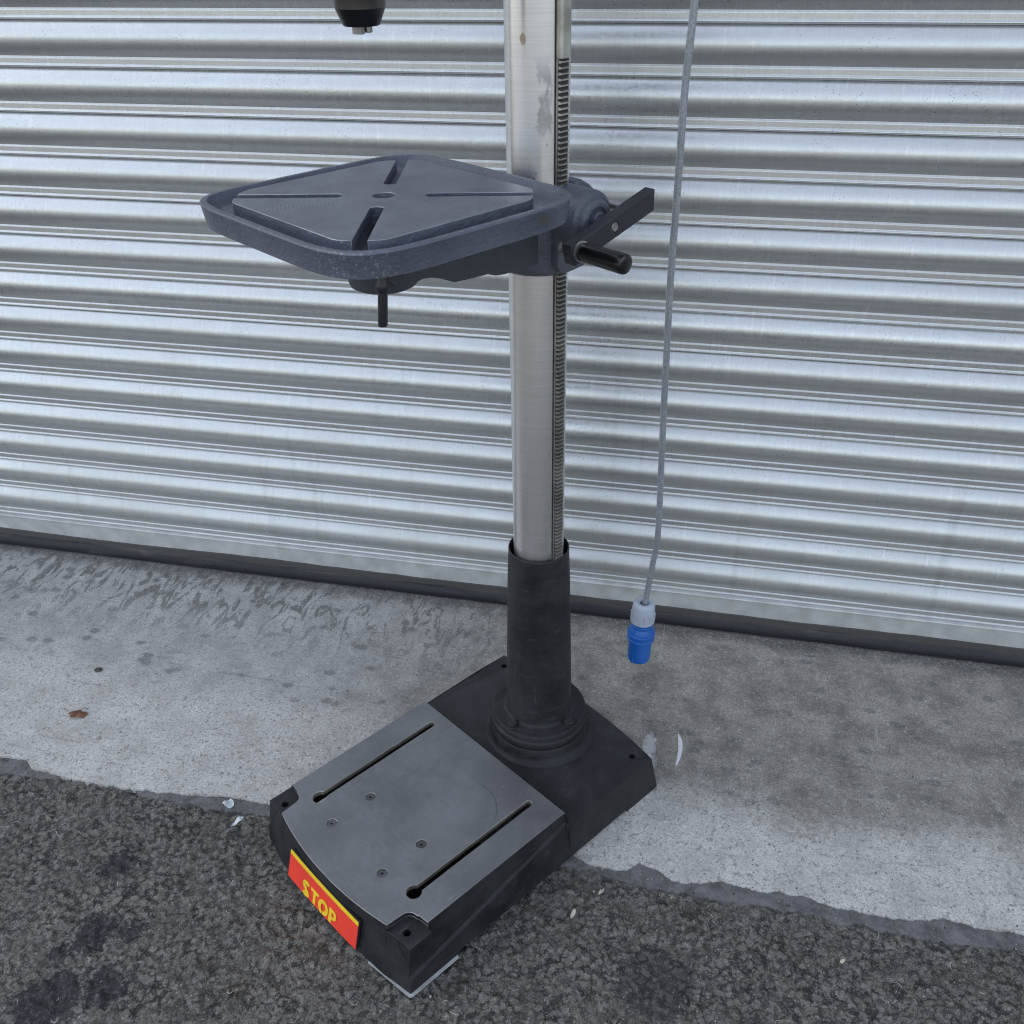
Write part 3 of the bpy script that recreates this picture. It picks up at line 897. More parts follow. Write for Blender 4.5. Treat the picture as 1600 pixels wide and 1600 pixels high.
# rear edge, bulging
for v in np.linspace(-0.16, 0.16, 15):
    st.append(((-0.105 + 0.0182 * (v / WB) ** 2, float(v), ZB - 0.003), (-0.119 + 0.018 * (v / WB) ** 2, float(v)), 0, 'B'))
rings = [[], [], [], []]
for (tu, tv, tz), (bu, bv), lw, side in st:
    sg = 1 if tv >= 0 else -1
    zl = ZB + (0.029 - ZB) * (tu - US) / (0.4375 - US) - 0.001
    if lw:
        k = min(1.0, max(0.0, (ZP - zl) / ZP))
        vi = sg * (WP + (WO - WP) * k - 0.0012); ui = tu + (bu - tu) * k
        r1 = (ui, vi, zl + 0.0015); r2 = (ui, vi + sg * 0.0036, zl - 0.0012)
    else:
        r1 = (tu + (bu - tu) * 0.03, tv + (bv - tv) * 0.06, tz - 0.0025)
        r2 = (tu + (bu - tu) * 0.06, tv + (bv - tv) * 0.10, tz - 0.0045)
    lift = 0.0062 if (side == 'R' and -0.0198 < tu < 0.3602) else 0.0
    rings[0].append((tu, tv, tz)); rings[1].append(r1); rings[2].append(r2); rings[3].append((bu, bv, lift))
n = len(st)
b = MB()
b.add([p for rg in rings for p in rg], [(j * n + i, j * n + (i + 1) % n, (j + 1) * n + (i + 1) % n, (j + 1) * n + i) for j in range(3) for i in range(n)])
# inner wall so that the casting is a thick hollow shell
body_skirt = b.v[:]
# rear deck with bolt holes
deck = [(US + 0.002, WB - 0.001), (-0.0868, WB)]
deck += [(-0.105 + 0.0182 * (v / WB) ** 2, float(v)) for v in np.linspace(0.16, -0.16, 15)]
deck += [(-0.0868, -WB), (US + 0.002, -WB + 0.001)]
deckz = lambda u, v: ZB if u > -0.05 else ZB - 0.003
b.prism(deck, [circ(-0.0675, 0.1590, 0.0058, 16), circ(-0.0670, -0.1630, 0.0058, 16)], lambda u, v: deckz(u, v) - 0.016, deckz)
for sg in (1, -1):
    nf = [(0.3972, sg * (WP + 0.0084)), (0.4375, sg * (WP + 0.0087)), (front_u(0.16) + 0.0015, sg * 0.160), (front_u(0.139) + 0.0012, sg * 0.139), (0.412, sg * 0.138), (0.396, sg * 0.156)]
    b.prism(nf, [circ(0.4232, sg * 0.1603, 0.0062, 16)], ZN - 0.018, ZN)
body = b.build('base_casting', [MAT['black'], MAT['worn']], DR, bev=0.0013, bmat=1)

# stop plate on the front of the base
SGN = [Vector((0.4616, -0.0843, 0.078)), Vector((0.4613, 0.0941, 0.078)), Vector((0.4693, 0.0857, 0.012)), Vector((0.4706, -0.0965, 0.012))]
nrm = (SGN[1] - SGN[0]).cross(SGN[3] - SGN[0]).normalized()
if nrm.x < 0: nrm = -nrm


def sgn(s, t, d):
    p = SGN[0].lerp(SGN[1], s).lerp(SGN[3].lerp(SGN[2], s), t)
    return p + nrm * d + Vector((0.0016 * (1 - (2 * s - 1) ** 2), 0, 0))


def sheet_on_sign(b, s0, s1, t0, t1, d0, d1, nseg=12):
    vs = []; fs = []
    for i in range(nseg + 1):
        s = s0 + (s1 - s0) * i / nseg
        vs += [sgn(s, t0, d0), sgn(s, t1, d0), sgn(s, t1, d1), sgn(s, t0, d1)]
    for i in range(nseg):
        for j in range(4):
            fs.append((i * 4 + j, i * 4 + (j + 1) % 4, i * 4 + 4 + (j + 1) % 4, i * 4 + 4 + j))
    fs += [(0, 1, 2, 3), tuple(nseg * 4 + k for k in range(4))]
    b.add(vs, fs)


b = MB(); sheet_on_sign(b, -0.003, 1.005, -0.015, 1.0, -0.0042, -0.0008)
stop = b.build('stop_plate', MAT['dark'], DR)
stop['label'] = 'red STOP plate with a yellow stripe along its top edge'
b = MB(); sheet_on_sign(b, 0, 1, 0.13, 1.0, -0.0010, 0.0)
b.build('red_face', MAT['red'], stop)
b = MB(); sheet_on_sign(b, 0, 1, 0.0, 0.13, -0.0010, 0.0)
b.build('yellow_stripe', MAT['yellow'], stop)
# lettering STOP as bold outlines in a unit cell
def ring(cx, cy, rx, ry, a0, a1, n):
    return [(cx + rx * math.cos(a0 + (a1 - a0) * i / n), cy + ry * math.sin(a0 + (a1 - a0) * i / n)) for i in range(n + 1)]


def band(path_o, path_i):
    return path_o + list(reversed(path_i))


glyphs = {}
wS = 0.135
so = ring(0.5, 0.735, 0.40, 0.265, R(15), R(270), 16) + ring(0.5, 0.265, 0.20, 0.145, R(90), R(-165), 16)
# S drawn as a thick stroke along a centre line
cl = ring(0.5, 0.735, 0.29, 0.165, R(20), R(262), 14) + ring(0.5, 0.262, 0.31, 0.165, R(82), R(-160), 14)


def stroke(cl, hw):
    L = []; Rr = []
    for i, p in enumerate(cl):
        a = Vector(cl[max(i - 1, 0)]); c = Vector(cl[min(i + 1, len(cl) - 1)])
        t = (c - a).normalized(); nn = Vector((-t.y, t.x))
        L.append((p[0] + nn.x * hw, p[1] + nn.y * hw)); Rr.append((p[0] - nn.x * hw, p[1] - nn.y * hw))
    return L, Rr


def letter_quads(ch):
    """list of convex quads in the unit cell (x right, y up)"""
    q = []
    if ch == 'S':
        L, Q = stroke(cl, 0.150)
        for i in range(len(cl) - 1): q.append((L[i], L[i + 1], Q[i + 1], Q[i]))
    if ch == 'T':
        q += [((0.0, 0.78), (1.0, 0.78), (1.0, 1.0), (0.0, 1.0)), ((0.345, 0.0), (0.655, 0.0), (0.655, 0.78), (0.345, 0.78))]
    if ch == 'O':
        o = ring(0.5, 0.5, 0.52, 0.515, 0, 2 * math.pi, 28); i_ = ring(0.5, 0.5, 0.22, 0.27, 0, 2 * math.pi, 28)
        for k in range(28): q.append((o[k], o[k + 1], i_[k + 1], i_[k]))
    if ch == 'P':
        q.append(((0.04, 0), (0.36, 0), (0.36, 1.0), (0.04, 1.0)))
        o = [(0.36, 1.0)] + ring(0.58, 0.68, 0.38, 0.32, R(90), R(-90), 14) + [(0.36, 0.36)]
        i_ = [(0.36, 0.79)] + ring(0.54, 0.68, 0.13, 0.11, R(90), R(-90), 14) + [(0.36, 0.57)]
        for k in range(len(o) - 1): q.append((o[k], o[k + 1], i_[k + 1], i_[k]))
    return q


s_at = 0.228
for ch, w in (('S', 0.118), ('T', 0.114), ('O', 0.134), ('P', 0.114)):
    b = MB()
    for qd in letter_quads(ch):
        pts = [(s_at + p[0] * w, 0.965 - p[1] * 0.52) for p in qd]
        b.add([sgn(s, t, 0.0004 + 0.00003 * (len(b.f) % 40)) for s, t in pts], [(0, 1, 2, 3)])
        b.add([sgn(s, t, -0.0003) for s, t in pts], [(3, 2, 1, 0)])
    b.build('letter_' + ch.lower(), MAT['yellow'], stop)
    s_at += w + 0.009

# column socket with flange
b = MB()
b.lathe([(0.098, ZB - 0.002), (0.092, ZB + 0.0012), (0.0875, ZB + 0.005), (0.0855, ZB + 0.011), (0.0852, 0.1045), (0.0838, 0.1066), (0.0808, 0.1072), (0.0806, 0.1088), (0.0836, 0.1094), (0.0842, 0.1105), (0.0842, 0.1205), (0.0832, 0.1222), (0.0812, 0.1232),
         (0.0808, 0.1245), (0.0808, 0.1325), (0.0796, 0.1342), (0.0622, 0.1352), (0.0595, 0.1362), (0.0575, 0.1385), (0.0566, 0.142), (0.0550, 0.20), (0.0522, 0.32), (0.0498, 0.415), (0.0482, 0.452), (0.0477, 0.462), (0.0476, 0.4702), (0.0471, 0.4714),
         (0.0462, 0.4716), (0.0457, 0.4706), (0.0454, 0.463), (0.0452, 0.40)], 96, cap=False)
sock = b.build('column_socket', MAT['black'], DR, smooth=38)
for k in range(4):
    a = k * math.pi / 2 + R(3)
    cx, cy = 0.0685 * math.cos(a), 0.0685 * math.sin(a)
    b = MB()
    b.prism(circ(cx, cy, 0.0088, 6, a), [], 0.135, 0.1415)
    b.prism(circ(cx, cy, 0.0108, 20), [], 0.1345, 0.1366)
    b.build('bolt', MAT['black'], sock, bev=0.0012)
b = MB()
aS = R(-124.44)
d = Vector((-0.975, 0.20, 0)); d = Vector((d.x * math.cos(-aS) - d.y * math.sin(-aS), d.x * math.sin(-aS) + d.y * math.cos(-aS), 0)).normalized()
side = Vector((-d.y, d.x, 0))
b.lathe([(0.0045, 0.045), (0.0045, 0.0485), (0.0035, 0.0496)], 14, lambda x, y, z: tuple(d * z + side * x + Vector((0, 0, 0.447 + y))))
b.build('set_screw', MAT['dark'], sock, smooth=40)

# column tube
b = MB()
b.lathe([(0.039, 0.40), (0.039, 1.72)], 128)
b.build('column', MAT['column'], DR, smooth=40)

# toothed rack on the side of the column (local +y)
b = MB()
rack_out, rack_in, hw = 0.0472, 0.0355, 0.0086
core = 0.0430
cs = lambda ro: [(-hw, rack_in), (-hw, min(ro, 0.0452)), (-hw + 0.0032, ro), (hw - 0.0032, ro), (hw, min(ro, 0.0452)), (hw, rack_in)]
b.prism(cs(core - 0.0012), [], 0.45, 1.171)
b.cur = 1
b.prism([(-hw + 0.0004, core - 0.002), (-hw + 0.0004, core), (hw - 0.0004, core), (hw - 0.0004, core - 0.002)], [], 0.4745, 1.1705)
b.cur = 0
b.prism(cs(rack_out), [], 1.1712, 1.70)
b.prism(cs(0.0450), [], 0.4495, 0.4735)
TP = 0.006283
b.cur = 1
for sg in (1, -1):
    b.prism([(sg * (hw + 0.0001), 0.0368), (sg * (hw + 0.0012), 0.0368), (sg * (hw + 0.0012), 0.0386), (sg * (hw + 0.0001), 0.0386)], [], 0.475, 1.70)  # dark strips standing in for the shade in the gap beside the column
b.cur = 0
z = 0.4765
while z < 1.170:
    zb, zt = 0.00185, 0.00085
    vs = []
    for (dz, ro) in ((-zb, core - 0.0002), (-zt, rack_out), (zt, rack_out), (zb, core - 0.0002)):
        e = 0.0034 if ro > 0.045 else 0.0
        vs += [(-hw + e, ro, z + dz), (hw - 0.15 * e, ro, z + dz)]
    # shoulders at half height give the rounded hob ends
    b.add(vs, [(0, 2, 3, 1), (2, 4, 5, 3), (4, 6, 7, 5), (0, 6, 4, 2), (1, 3, 5, 7)])
    z += TP
b.build('gear_rack', [MAT['rack'], MAT['grease_gap']], DR, smooth=20)

# ------------------------------------------------------------------ table
TZ, TC = 1.0546, 0.2374


def sq(half, chamfer, n=0):
    h, c = half, chamfer
    return [(TC + h, -h + c), (TC + h, h - c), (TC + h - c, h), (TC - h + c, h), (TC - h, h - c), (TC - h, -h + c), (TC - h + c, -h), (TC + h - c, -h)]


def superq(half, n, seg=96, cx=0.2335):
    out = []
    for i in range(seg):
        t = 2 * math.pi * i / seg + 0.0327
        c, s = math.cos(t), math.sin(t)
        # the casting's four corners are not equally round: front blunt, left sharp
        f, g_ = (1 + c / (abs(c) + abs(s))) / 2, (1 + s / (abs(c) + abs(s))) / 2
        m = n / 4.6 * (f * (g_ * 3.5 + (1 - g_) * 8.5) + (1 - f) * (g_ * 6.0 + (1 - g_) * 4.9))
        r = half / (abs(c) ** m + abs(s) ** m) ** (1 / m)
        out.append((cx + r * c, r * s))
    return out


tbl_bracketless = None
# tray: rim lofted as rings
b = MB()
N_ = 128
ringsT = [superq(0.1570, 4.6, N_), superq(0.1592, 4.6, N_), superq(0.1618, 4.6, N_), superq(0.1626, 4.6, N_), superq(0.1612, 4.6, N_), superq(0.1556, 4.8, N_), superq(0.1540, 5.0, N_), superq(0.1500, 5.2, N_), superq(0.1440, 5.2, N_)]
zT = [1.0268, 1.0262, 1.0480, 1.0505, 1.0526, 1.0528, 1.0508, 1.0440, 1.0405]
vs = []; fs = []
for j, (rg, zz) in enumerate(zip(ringsT, zT)):
    for i, (x, y) in enumerate(rg):
        w = 0.0007 * mnoise.noise(Vector((x * 40, y * 40, zz * 40)))
        vs.append((x + w, y + w, zz + 0.6 * w))
for j in range(len(zT) - 1):
    for i in range(N_):
        fs.append((j * N_ + i, j * N_ + (i + 1) % N_, (j + 1) * N_ + (i + 1) % N_, (j + 1) * N_ + i))
b.add(vs, fs)


def slot(dx, dy, r0, r1, hw, round_in=True):
    """slot outline along a diagonal from radius r0 to r1"""
    d = Vector((dx, dy)).normalized(); p = Vector((-d.y, d.x)); c = Vector((TC, 0))
    pts = []
    for t in np.linspace(math.pi / 2, 3 * math.pi / 2, 9):
        q = c + d * (r0 + hw * 0.75 + hw * 0.75 * math.cos(t)) + p * hw * math.sin(t)
        pts.append((q.x, q.y))
    for q in (c + d * r1 - p * hw, c + d * r1 + p * hw): pts.append((q.x, q.y))
    return pts


fl_holes = [slot(a, c_, 0.046, 0.158 if a == c_ == 1 else 0.085, 0.0078) for a, c_ in ((1, 1), (1, -1), (-1, 1), (-1, -1))]
b.prism(superq(0.1445, 5.2, N_), fl_holes, 1.0290, 1.0408)
tray = b.build('table_tray', MAT['tray'], DR, smooth=35)
# machined top, four slots opening at its chamfered corners
half, ch, hs_ = 0.1315, 0.031, 0.0076
out = []
for k in range(4):
    a = k * math.pi / 2
    rot = lambda x, y: (TC + x * math.cos(a) - y * math.sin(a), x * math.sin(a) + y * math.cos(a))
    d = 1 / math.sqrt(2)
    # corner at 45 degrees: from the +x side round to the +y side
    mid = (half - ch / 2)
    out += [rot(half, -0.0), rot(half, half - ch - 0.008), rot(half - 0.0015, half - ch - 0.002), rot(half - 0.005, half - ch + 0.004)]
    pa = (mid + hs_ * d + 0.0, mid - hs_ * d)
    out.append(rot(*pa))
    rr0 = 0.046
    for t in np.linspace(-math.pi / 2, -3 * math.pi / 2, 9):
        x = rr0 + hs_ * 0.75 + hs_ * 0.75 * math.cos(t); y = hs_ * math.sin(t)
        out.append(rot((x - y) * d, (x + y) * d))
    out += [rot(mid - hs_ * d, mid + hs_ * d), rot(half - ch + 0.004, half - 0.005), rot(half - ch - 0.002, half - 0.0015), rot(half - ch - 0.008, half)]
b = MB()
b.prism(out, [circ(TC, 0, 0.0125, 28)], 1.0395, TZ, outermat=1)
top = b.build('table_top', [MAT['top'], MAT['tray'], MAT['tedge']], DR, bev=0.0011, bmat=2)

# support arm, boss and clamp hub
b = MB()
fy = lambda a, c_, v: (a, v, c_)
prof_arm = [(0.285, 1.030), (0.285, 0.990), (0.262, 0.968), (0.232, 0.9640), (0.222, 0.9655), (0.209, 0.9640), (0.195, 0.9590), (0.176, 0.9500), (0.147, 0.9478), (0.124, 0.9468), (0.111, 0.9420), (0.095, 0.9398), (0.060, 0.9400), (0.030, 0.9400), (0.030, 1.030)]
b.prism(prof_arm, [], -0.040, 0.040, fy)
arm = b.build('table_arm', MAT['arm'], DR, bev=0.006, seg=3)
b = MB()
b.lathe([(0.0, 0.9555), (0.033, 0.9555), (0.0385, 0.9585), (0.0405, 0.964), (0.0405, 1.03)], 48, lambda x, y, z: (TC + 0.010 + x, y, z), cap=False)
b.build('tilt_boss', MAT['arm'], DR, smooth=40)
b = MB()
b.lathe([(0.0385, 0.9222), (0.050, 0.9210), (0.0540, 0.9235), (0.0560, 0.929), (0.0560, 1.008), (0.054, 1.013), (0.050, 1.0155), (0.0388, 1.0155)], 72, cap=False)
hub = b.build('clamp_hub', MAT['tray'], DR, smooth=40)
# gear housing on the rack side, with a rounded bottom
b = MB()
hp = [(0.026, 1.012), (0.026, 0.936), (0.020, 0.9285), (0.008, 0.9255), (-0.020, 0.9275), (-0.040, 0.935), (-0.052, 0.950), (-0.058, 0.972), (-0.056, 1.000), (-0.045, 1.016), (-0.010, 1.018)]
b.prism(hp, [circ(0.0187, 0.9611, 0.0062, 16)], 0.020, 0.0615, fy)
b.build('gear_housing', MAT['tray'], hub, bev=0.004, seg=3)
# cover over the rack opening behind, split lugs for the lock bolt
b = MB()
lug = [(-0.030, 1.030), (-0.030, 0.960), (-0.066, 0.960), (-0.074, 0.972), (-0.076, 0.998), (-0.070, 1.012), (-0.058, 1.022), (-0.044, 1.030)]
b.prism(lug, [], -0.030, 0.004, fy)
b.prism([(p[0] - 0.002, p[1] - 0.004) for p in lug], [], 0.010, 0.034, fy)
b.build('lock_lug', MAT['tray'], hub, bev=0.005, seg=3)
b = MB()
fyc = lambda u0, z0: (lambda x, y, z: (u0 + x, z, z0 + y))
b.lathe([(0.0056, -0.05), (0.0056, 0.034)] + [(0.0056 + (0.0004 if i % 2 else 0), 0.034 + 0.0009 * i) for i in range(85)] + [(0.005, 0.1115)], 20, fyc(-0.060, 0.9995))
b.build('lock_bolt', MAT['steel'], hub, smooth=25)
# crank boss
BU, BZ = -0.0035, 0.9958
b = MB()
b.lathe([(0.0350, 0.020), (0.0345, 0.0855), (0.0335, 0.0900), (0.0300, 0.0930), (0.0262, 0.0935), (0.0250, 0.0965), (0.0225, 0.0985), (0.0165, 0.0990), (0.0155, 0.0970), (0.0115, 0.0965), (0.0110, 0.102), (0.0090, 0.1035)], 64, fyc(BU, BZ))
b.build('crank_boss', MAT['tray'], hub, smooth=35)
b = MB()
b.lathe([(0.0058, 0.055), (0.0058, 0.0600), (0.0040, 0.0602), (0.0032, 0.0590)], 20, fyc(0.0187, 0.9611))
b.build('grub_screw', MAT['steel'], hub, smooth=30)

crank = None
b = MB()
al = math.atan2(1.0128 - 0.9783, -0.0722 - 0.0585)
ca, sa = math.cos(al), math.sin(al)     # along the bar, from the knob end to the far end
px, pz = 0.0585, 0.9790
L_ = 0.1345
def barp(s, w): return (px + ca * s - sa * w * -1, pz + sa * s + ca * w * -1)
hb = 0.0128
bo = [barp(-0.0150, -hb * 0.95), barp(L_ - 0.0035, -hb), barp(L_ + 0.0035, hb), barp(-0.0135, hb)]
bo = [barp(-0.0125, -hb), barp(-0.0140, -hb + 0.003), barp(-0.0140, hb - 0.003), barp(-0.0125, hb), barp(L_ + 0.0030, hb), barp(L_ - 0.0030, -hb)]
b.prism(bo, [circ(BU + 0.0022, 0.9947, 0.0062, 20)], 0.1145, 0.1300, fy)
crank = b.build('crank_arm', MAT['crank'], DR, bev=0.0011)
b = MB()
b.lathe([(0.0058, 0.095), (0.0058, 0.1288), (0.0050, 0.1296), (0.0018, 0.1290)], 24, fyc(BU + 0.0022, 0.9947))
b.build('crank_shaft', MAT['steel'], crank, smooth=30)
b = MB()
b.lathe([(0.0122, 0.1300), (0.0122, 0.1318), (0.0110, 0.1320)], 32, fyc(px, pz + 0.0005))
b.build('knob_washer', MAT['rack'], crank, smooth=30)
b = MB()
b.lathe([(0.0100, 0.1318), (0.0108, 0.1330), (0.0112, 0.142), (0.0118, 0.190), (0.0118, 0.1965), (0.0110, 0.1990), (0.0092, 0.2000), (0.004, 0.2003)], 40, fyc(px, pz + 0.0005))
b.build('knob', MAT['gloss'], crank, smooth=40)

# table clamp pin hanging under the table
b = MB()
RU, RV = 0.2835, 0.0480
kx = lambda z: (z - 0.975) / -0.046
b.lathe([(0.0050, 0.9295), (0.0055, 0.9305), (0.0055, 0.9680), (0.0070, 0.9700), (0.0080, 0.9730), (0.0078, 0.9780), (0.0062, 0.9810), (0.0055, 1.0)], 24, lambda x, y, z: (RU + x + 0.0028 * kx(z), RV + y - 0.0027 * kx(z), z))
b.build('clamp_pin', MAT['dark'], DR, smooth=35)
b = MB()
b.box(0.262, 0.292, 0.030, 0.062, 0.988, 1.028)
b.build('clamp_lug', MAT['arm'], DR, bev=0.004)

# chuck and head (mostly above the frame)
CU, CV = 0.2462, 0.0
fz = lambda x, y, z: (CU + x, CV + y, z)
b = MB()
b.lathe([(0.0110, 1.2225), (0.0180, 1.2225), (0.0190, 1.2240), (0.0246, 1.2370), (0.0250, 1.2382)], 48, fz, cap=False)
b.lathe([(0.0268, 1.2515), (0.0268, 1.305), (0.022, 1.318), (0.016, 1.322)], 48, fz, cap=False)
chuck = b.build('chuck', MAT['chuck'], DR, smooth=35)
b = MB()
b.lathe([(0.0248, 1.2382), (0.0253, 1.2386), (0.0265, 1.2508), (0.0268, 1.2515)], 48, fz, cap=False)
b.build('chuck_band', MAT['band'], chuck, smooth=35)
for k in range(3):
    a = R(20 + 120 * k)
    b = MB()
    c0, s0 = math.cos(a), math.sin(a)
    fj = lambda x, y, z, c0=c0, s0=s0: (CU + c0 * x - s0 * y, CV + s0 * x + c0 * y, z)
    b.prism([(0.0012, -0.0008), (0.0052, -0.0068), (0.0088, -0.0058), (0.0104, 0), (0.0088, 0.0058), (0.0052, 0.0068), (0.0012, 0.0008)], [], 1.2152 + 0.0009 * k, 1.2300, fj)
    b.build('jaw', MAT['steel'], chuck, bev=0.0004)
b = MB(); b.lathe([(0.016, 1.315), (0.016, 1.36), (0.030, 1.361), (0.030, 1.46)], 40, fz)
b.build('spindle', MAT['steel'], DR, smooth=30)
b = MB()
hd = [(-0.09, -0.085), (0.20, -0.085)] + arc(0.235, 0, 0.085, -math.pi / 2, math.pi / 2, 14) + [(0.20, 0.085), (-0.09, 0.085)]
b.prism(hd, [], 1.43, 1.70)
b.build('drill_head', MAT['tray'], DR, bev=0.012, seg=3)

# ------------------------------------------------------------------ power lead with blue plug
CX, CY = 0.1637, 0.0995
lead = empty('power_lead', (0, 0, 0))
tag(lead, 'grey braided power cable hanging down with a blue and grey industrial plug on its end', 'power cable')
ctrl = [(0.160, 0.10, 1.60), (0.1687, 0.0995, 1.2597), (0.172, 0.0995, 1.2199), (0.1702, 0.0995, 1.1679), (0.1683, 0.0995, 1.1133), (0.1684, 0.0995, 0.9955), (0.168, 0.0995, 0.8829), (0.1704, 0.0995, 0.7592),
        (0.1733, 0.0995, 0.6336), (0.1774, 0.0995, 0.4955), (0.1775, 0.0995, 0.4336), (0.1722, 0.0995, 0.3812), (0.1664, 0.0995, 0.316), (0.1645, 0.0995, 0.296)]
cp = np.array(ctrl)[::-1]
tt = np.arange(len(cp)); ts_ = np.linspace(0, len(cp) - 1, 160)


def catmull(P, t):
    i = int(min(max(math.floor(t), 0), len(P) - 2)); f = t - i
    p0, p1, p2, p3 = P[max(i - 1, 0)], P[i], P[i + 1], P[min(i + 2, len(P) - 1)]
    return 0.5 * ((2 * p1) + (-p0 + p2) * f + (2 * p0 - 5 * p1 + 4 * p2 - p3) * f ** 2 + (-p0 + 3 * p1 - 3 * p2 + p3) * f ** 3)


b = MB(); b.tube([catmull(cp, t) for t in ts_], 0.0049, 14)
b.build('cable', MAT['cable'], lead, smooth=60)
tilt = Matrix.Rotation(R(1.5), 3, 'Y')
PT = Vector((0.1640, CY, 0.3085))


def fp(x, y, z):
    return tuple(PT + tilt @ Vector((x, y, z - 0.3085)))


b = MB()
b.lathe([(0.0065, 0.296), (0.0072, 0.3065), (0.0105, 0.3085), (0.0150, 0.3085), (0.0178, 0.3062), (0.0190, 0.3010), (0.0197, 0.2880), (0.0207, 0.2740), (0.0207, 0.2690), (0.0190, 0.2680)], 56, fp, cap=False)
for i, v in enumerate(b.v): pass
gland = b.build('cable_gland', MAT['grey'], lead, smooth=40)
for k in range(14):
    a = 2 * math.pi * k / 14
    rb = MB(); c0, s0 = math.cos(a), math.sin(a)
    rb.prism([(0.0194, -0.0012), (0.0212, -0.0007), (0.0212, 0.0007), (0.0194, 0.0012)], [], 0.2705, 0.2890, lambda x, y, z, c0=c0, s0=s0: fp(c0 * x - s0 * y, s0 * x + c0 * y, z))
    rb.build('grip_rib', MAT['grey'], gland, bev=0.0004)
b = MB()
b.lathe([(0.0185, 0.2700), (0.0188, 0.2670), (0.0178, 0.2650), (0.0178, 0.2630), (0.0190, 0.2620), (0.0192, 0.2600), (0.0186, 0.2575), (0.0215, 0.2510), (0.0227, 0.2470), (0.0228, 0.2456), (0.0242, 0.2448), (0.0244, 0.2430), (0.0242, 0.2412), (0.0226, 0.2402),
         (0.0226, 0.2345), (0.0238, 0.2335), (0.0240, 0.2318), (0.0236, 0.2300), (0.0206, 0.2288), (0.0203, 0.2255), (0.0200, 0.1885), (0.0194, 0.1850), (0.0165, 0.1842), (0.0160, 0.1900)], 64, fp, cap=False)
plug = b.build('plug_body', MAT['blue'], lead, smooth=35)
for (a, z0, z1) in ((R(-120), 0.1850, 0.1945), (R(10), 0.2330, 0.2405)):
    b = MB()
    c0, s0 = math.cos(a), math.sin(a)
    b.prism([(0.0190, -0.0022), (0.0222, -0.0016), (0.0222, 0.0016), (0.0190, 0.0022)], [], z0, z1, lambda x, y, z, c0=c0, s0=s0: fp(c0 * x - s0 * y, s0 * x + c0 * y, z))
    b.build('plug_key', MAT['blue'], plug, bev=0.0004)
for k in range(3):
    a = R(30 + 120 * k)
    b = MB(); b.lathe([(0.0024, 0.1860), (0.0026, 0.1870), (0.0026, 0.2200)], 16, lambda x, y, z, a=a: fp(0.0085 * math.cos(a) + x, 0.0085 * math.sin(a) + y, z))
    b.build('plug_pin', MAT['rack'], plug, smooth=40)

# ------------------------------------------------------------------ small things on the floor
def loc2(u, v):
    th = R(-124.4405)
    return (u * math.cos(th) - v * math.sin(th), u * math.sin(th) + v * math.cos(th))


b = MB()
pts = [loc2(*p) for p in ((0.4635, 0.1080), (0.4525, 0.1925), (0.4485, 0.1950), (0.3610, 0.1950), (0.3620, 0.150), (0.40, 0.105))]
b.prism(pts, [], -0.0035, 0.0005)
ps = b.build('packing_sheet', MAT['sheet'])
tag(ps, 'thin pale packing sheet sticking out under the front corner of the drill base', 'packing sheet')


def blob_mesh(name, outline, mat, h, crinkle, seed, sub=3):
    """thin crinkled flake from an outline, with a thickness"""
    bm = bmesh.new()
    vs = [bm.verts.new((x, y, 0)) for x, y in outline]
    bm.faces.new(vs)
    bmesh.ops.triangulate(bm, faces=bm.faces)
    bmesh.ops.subdivide_edges(bm, edges=bm.edges, cuts=sub, use_grid_fill=True)
    for v in bm.verts:
        v.co.z = h + crinkle * mnoise.noise(Vector((v.co.x * 90 + seed, v.co.y * 90, seed)))
    ex = bmesh.ops.extrude_face_region(bm, geom=bm.faces[:])
    for e in ex['geom']:
        if isinstance(e, bmesh.types.BMVert): e.co.z -= 0.0006
    bmesh.ops.recalc_face_normals(bm, faces=bm.faces)
    me = bpy.data.meshes.new(name); bm.to_mesh(me); bm.free()
    me.materials.append(mat)
    return me


lobes = []
for i in range(40):
    t = 2 * math.pi * i / 40
    r = 1 + 0.22 * math.sin(5 * t) + 0.08 * math.sin(9 * t + 1)
    lobes.append((0.0165 * r * math.cos(t), 0.0085 * r * math.sin(t)))
o = link('fallen_leaf', blob_mesh('fallen_leaf', lobes, MAT['leaf'], 0.004, 0.006, 3)); o.location = (-0.898, -0.068, 0.001); o.rotation_euler = (R(8), 0, R(12))
tag(o, 'curled brown dead leaf lying on the pale concrete', 'leaf')
bm = bmesh.new(); bmesh.ops.create_icosphere(bm, subdivisions=3, radius=1)
for v in bm.verts:
    v.co *= 1 + 0.16 * mnoise.noise(v.co * 1.7)
    v.co = Vector((v.co.x * 0.0085, v.co.y * 0.0055, v.co.z * 0.0032))
me = bpy.data.meshes.new('pebble'); bm.to_mesh(me); bm.free(); me.materials.append(MAT['stone'])
o = link('pebble', me); o.location = (-0.932, 0.056, 0.0028); o.rotation_euler = (0, 0, R(20))
tag(o, 'small dark oval pebble alone on the bluish concrete', 'pebble')
me.polygons.foreach_set('use_smooth', [True] * len(me.polygons))


def ragged(w, h, n, j, seed):
    r = random.Random(seed)
    return [(w * math.cos(2 * math.pi * i / n) * r.uniform(1 - j, 1 + j), h * math.sin(2 * math.pi * i / n) * r.uniform(1 - j, 1 + j)) for i in range(n)]


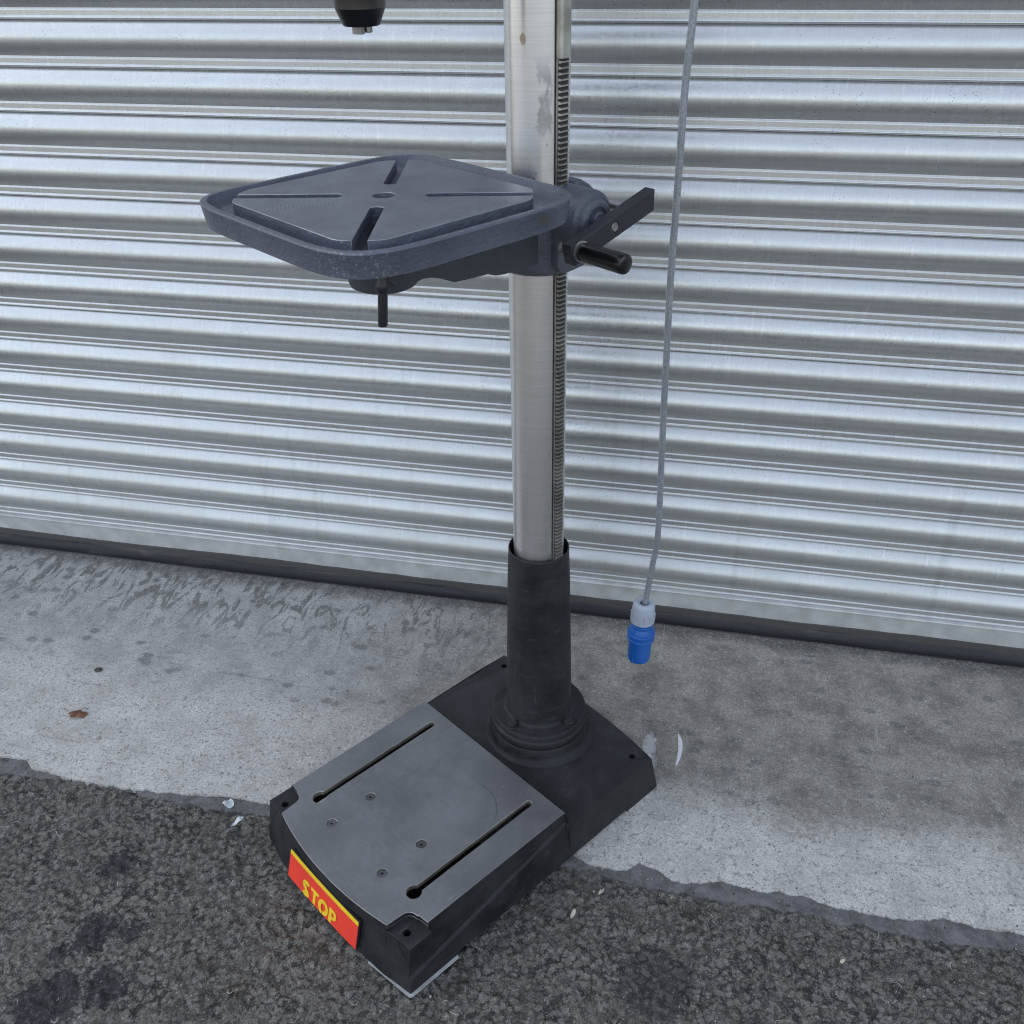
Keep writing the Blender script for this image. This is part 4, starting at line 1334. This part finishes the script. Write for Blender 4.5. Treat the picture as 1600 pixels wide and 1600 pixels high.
for (x, y, z, rz, w, h, seed, lab) in ((-0.511, -0.212, 0.0, 25, 0.0085, 0.0065, 5, 'crumpled white paper scrap on the grey mortar strip left of the drill base'),
                                      (-0.480, -0.243, -0.003, 62, 0.0135, 0.0042, 9, 'torn white paper scrap on the asphalt beside the left corner of the drill base')):
    o = link('paper_scrap', blob_mesh('paper_scrap', ragged(w, h, 11, 0.35, seed), MAT['paper'], 0.004, 0.012, seed, 2))
    o.location = (x, y, z); o.rotation_euler = (0, 0, R(rz))
    tag(o, lab, 'scrap', 'white paper scraps by the joint')
for (x, y, rz, w, h, seed, lab) in ((0.148, -0.254, 62, 0.0070, 0.0020, 2, 'pale yellow seed husk on the asphalt just right of the drill base'),
                                   (0.111, -0.302, 78, 0.0080, 0.0028, 4, 'small grey papery husk on the asphalt nearest the long side of the drill base'),
                                   (0.512, -0.300, 20, 0.0034, 0.0022, 6, 'small pale husk on the asphalt at lower right')):
    o = link('seed_husk', blob_mesh('seed_husk', ragged(w, h, 9, 0.25, seed), MAT['husk'], 0.0035, 0.006, seed, 2))
    o.location = (x, y, -0.004); o.rotation_euler = (R(6), 0, R(rz))
    tag(o, lab, 'husk', 'husks on the asphalt')
# fine pale fibres and clippings over the asphalt
b = MB()
r = random.Random(4)
for i in range(230):
    x = r.uniform(-1.0, 0.9); y = r.uniform(-0.70, -0.245)
    a = r.uniform(0, math.tau); L = r.choice((0.003, 0.004, 0.005, 0.006, 0.009, 0.014)) * r.uniform(0.7, 1.2); cv = r.uniform(-1.6, 1.6)
    pts = []
    for k in range(5):
        t = k / 4 - 0.5
        pts.append((x + math.cos(a + cv * t) * L * t, y + math.sin(a + cv * t) * L * t, -0.0045 + r.uniform(0, 0.002)))
    b.tube(pts, r.uniform(0.00016, 0.00034), 4)
o = b.build('dry_clippings', MAT['straw'])
tag(o, 'fine pale dry fibres scattered over the asphalt', 'clippings', kind='stuff')

# loose grit along the seal, the joint and the asphalt
b = MB()
r = random.Random(9)
bm = bmesh.new(); bmesh.ops.create_icosphere(bm, subdivisions=1, radius=1)
bm.verts.ensure_lookup_table()
iv = [v.co.copy() for v in bm.verts]; jf = [tuple(v.index for v in f.verts) for f in bm.faces]; bm.free()
for i in range(620):
    k = r.random()
    if k < 0.30: x, y, z = r.uniform(-1.4, 1.0), WALL - 0.02 - abs(r.gauss(0, 0.022)), 0.0005
    elif k < 0.60:
        x = r.uniform(-1.0, 0.9); y = float(np.interp(x, [p[0] for p in conc_edge], [p[1] for p in conc_edge])) - r.uniform(-0.012, 0.03); z = 0.0005 if y > -0.195 else -0.0035
    elif k < 0.75: x, y, z = r.uniform(-1.3, 0.9), r.uniform(-0.18, 0.40), 0.0004
    else: x, y, z = r.uniform(-1.0, 0.9), r.uniform(-0.62, -0.235), -0.005
    sz = r.choice((0.0007, 0.0009, 0.0012, 0.0016)) * r.uniform(0.7, 1.3)
    a = r.uniform(0, math.tau); q = [r.uniform(0.6, 1.3) for _ in range(3)]
    b.cur = 0 if r.random() < 0.5 else 1
    b.add([(x + sz * (math.cos(a) * v.x * q[0] - math.sin(a) * v.y * q[1]), y + sz * (math.sin(a) * v.x * q[0] + math.cos(a) * v.y * q[1]), z + sz * 0.7 * v.z * q[2]) for v in iv], jf)
o = b.build('grit', [MAT['stone'], MAT['crumb']])
tag(o, 'loose grit and crumbs along the shutter foot and the asphalt joint', 'grit', kind='stuff')
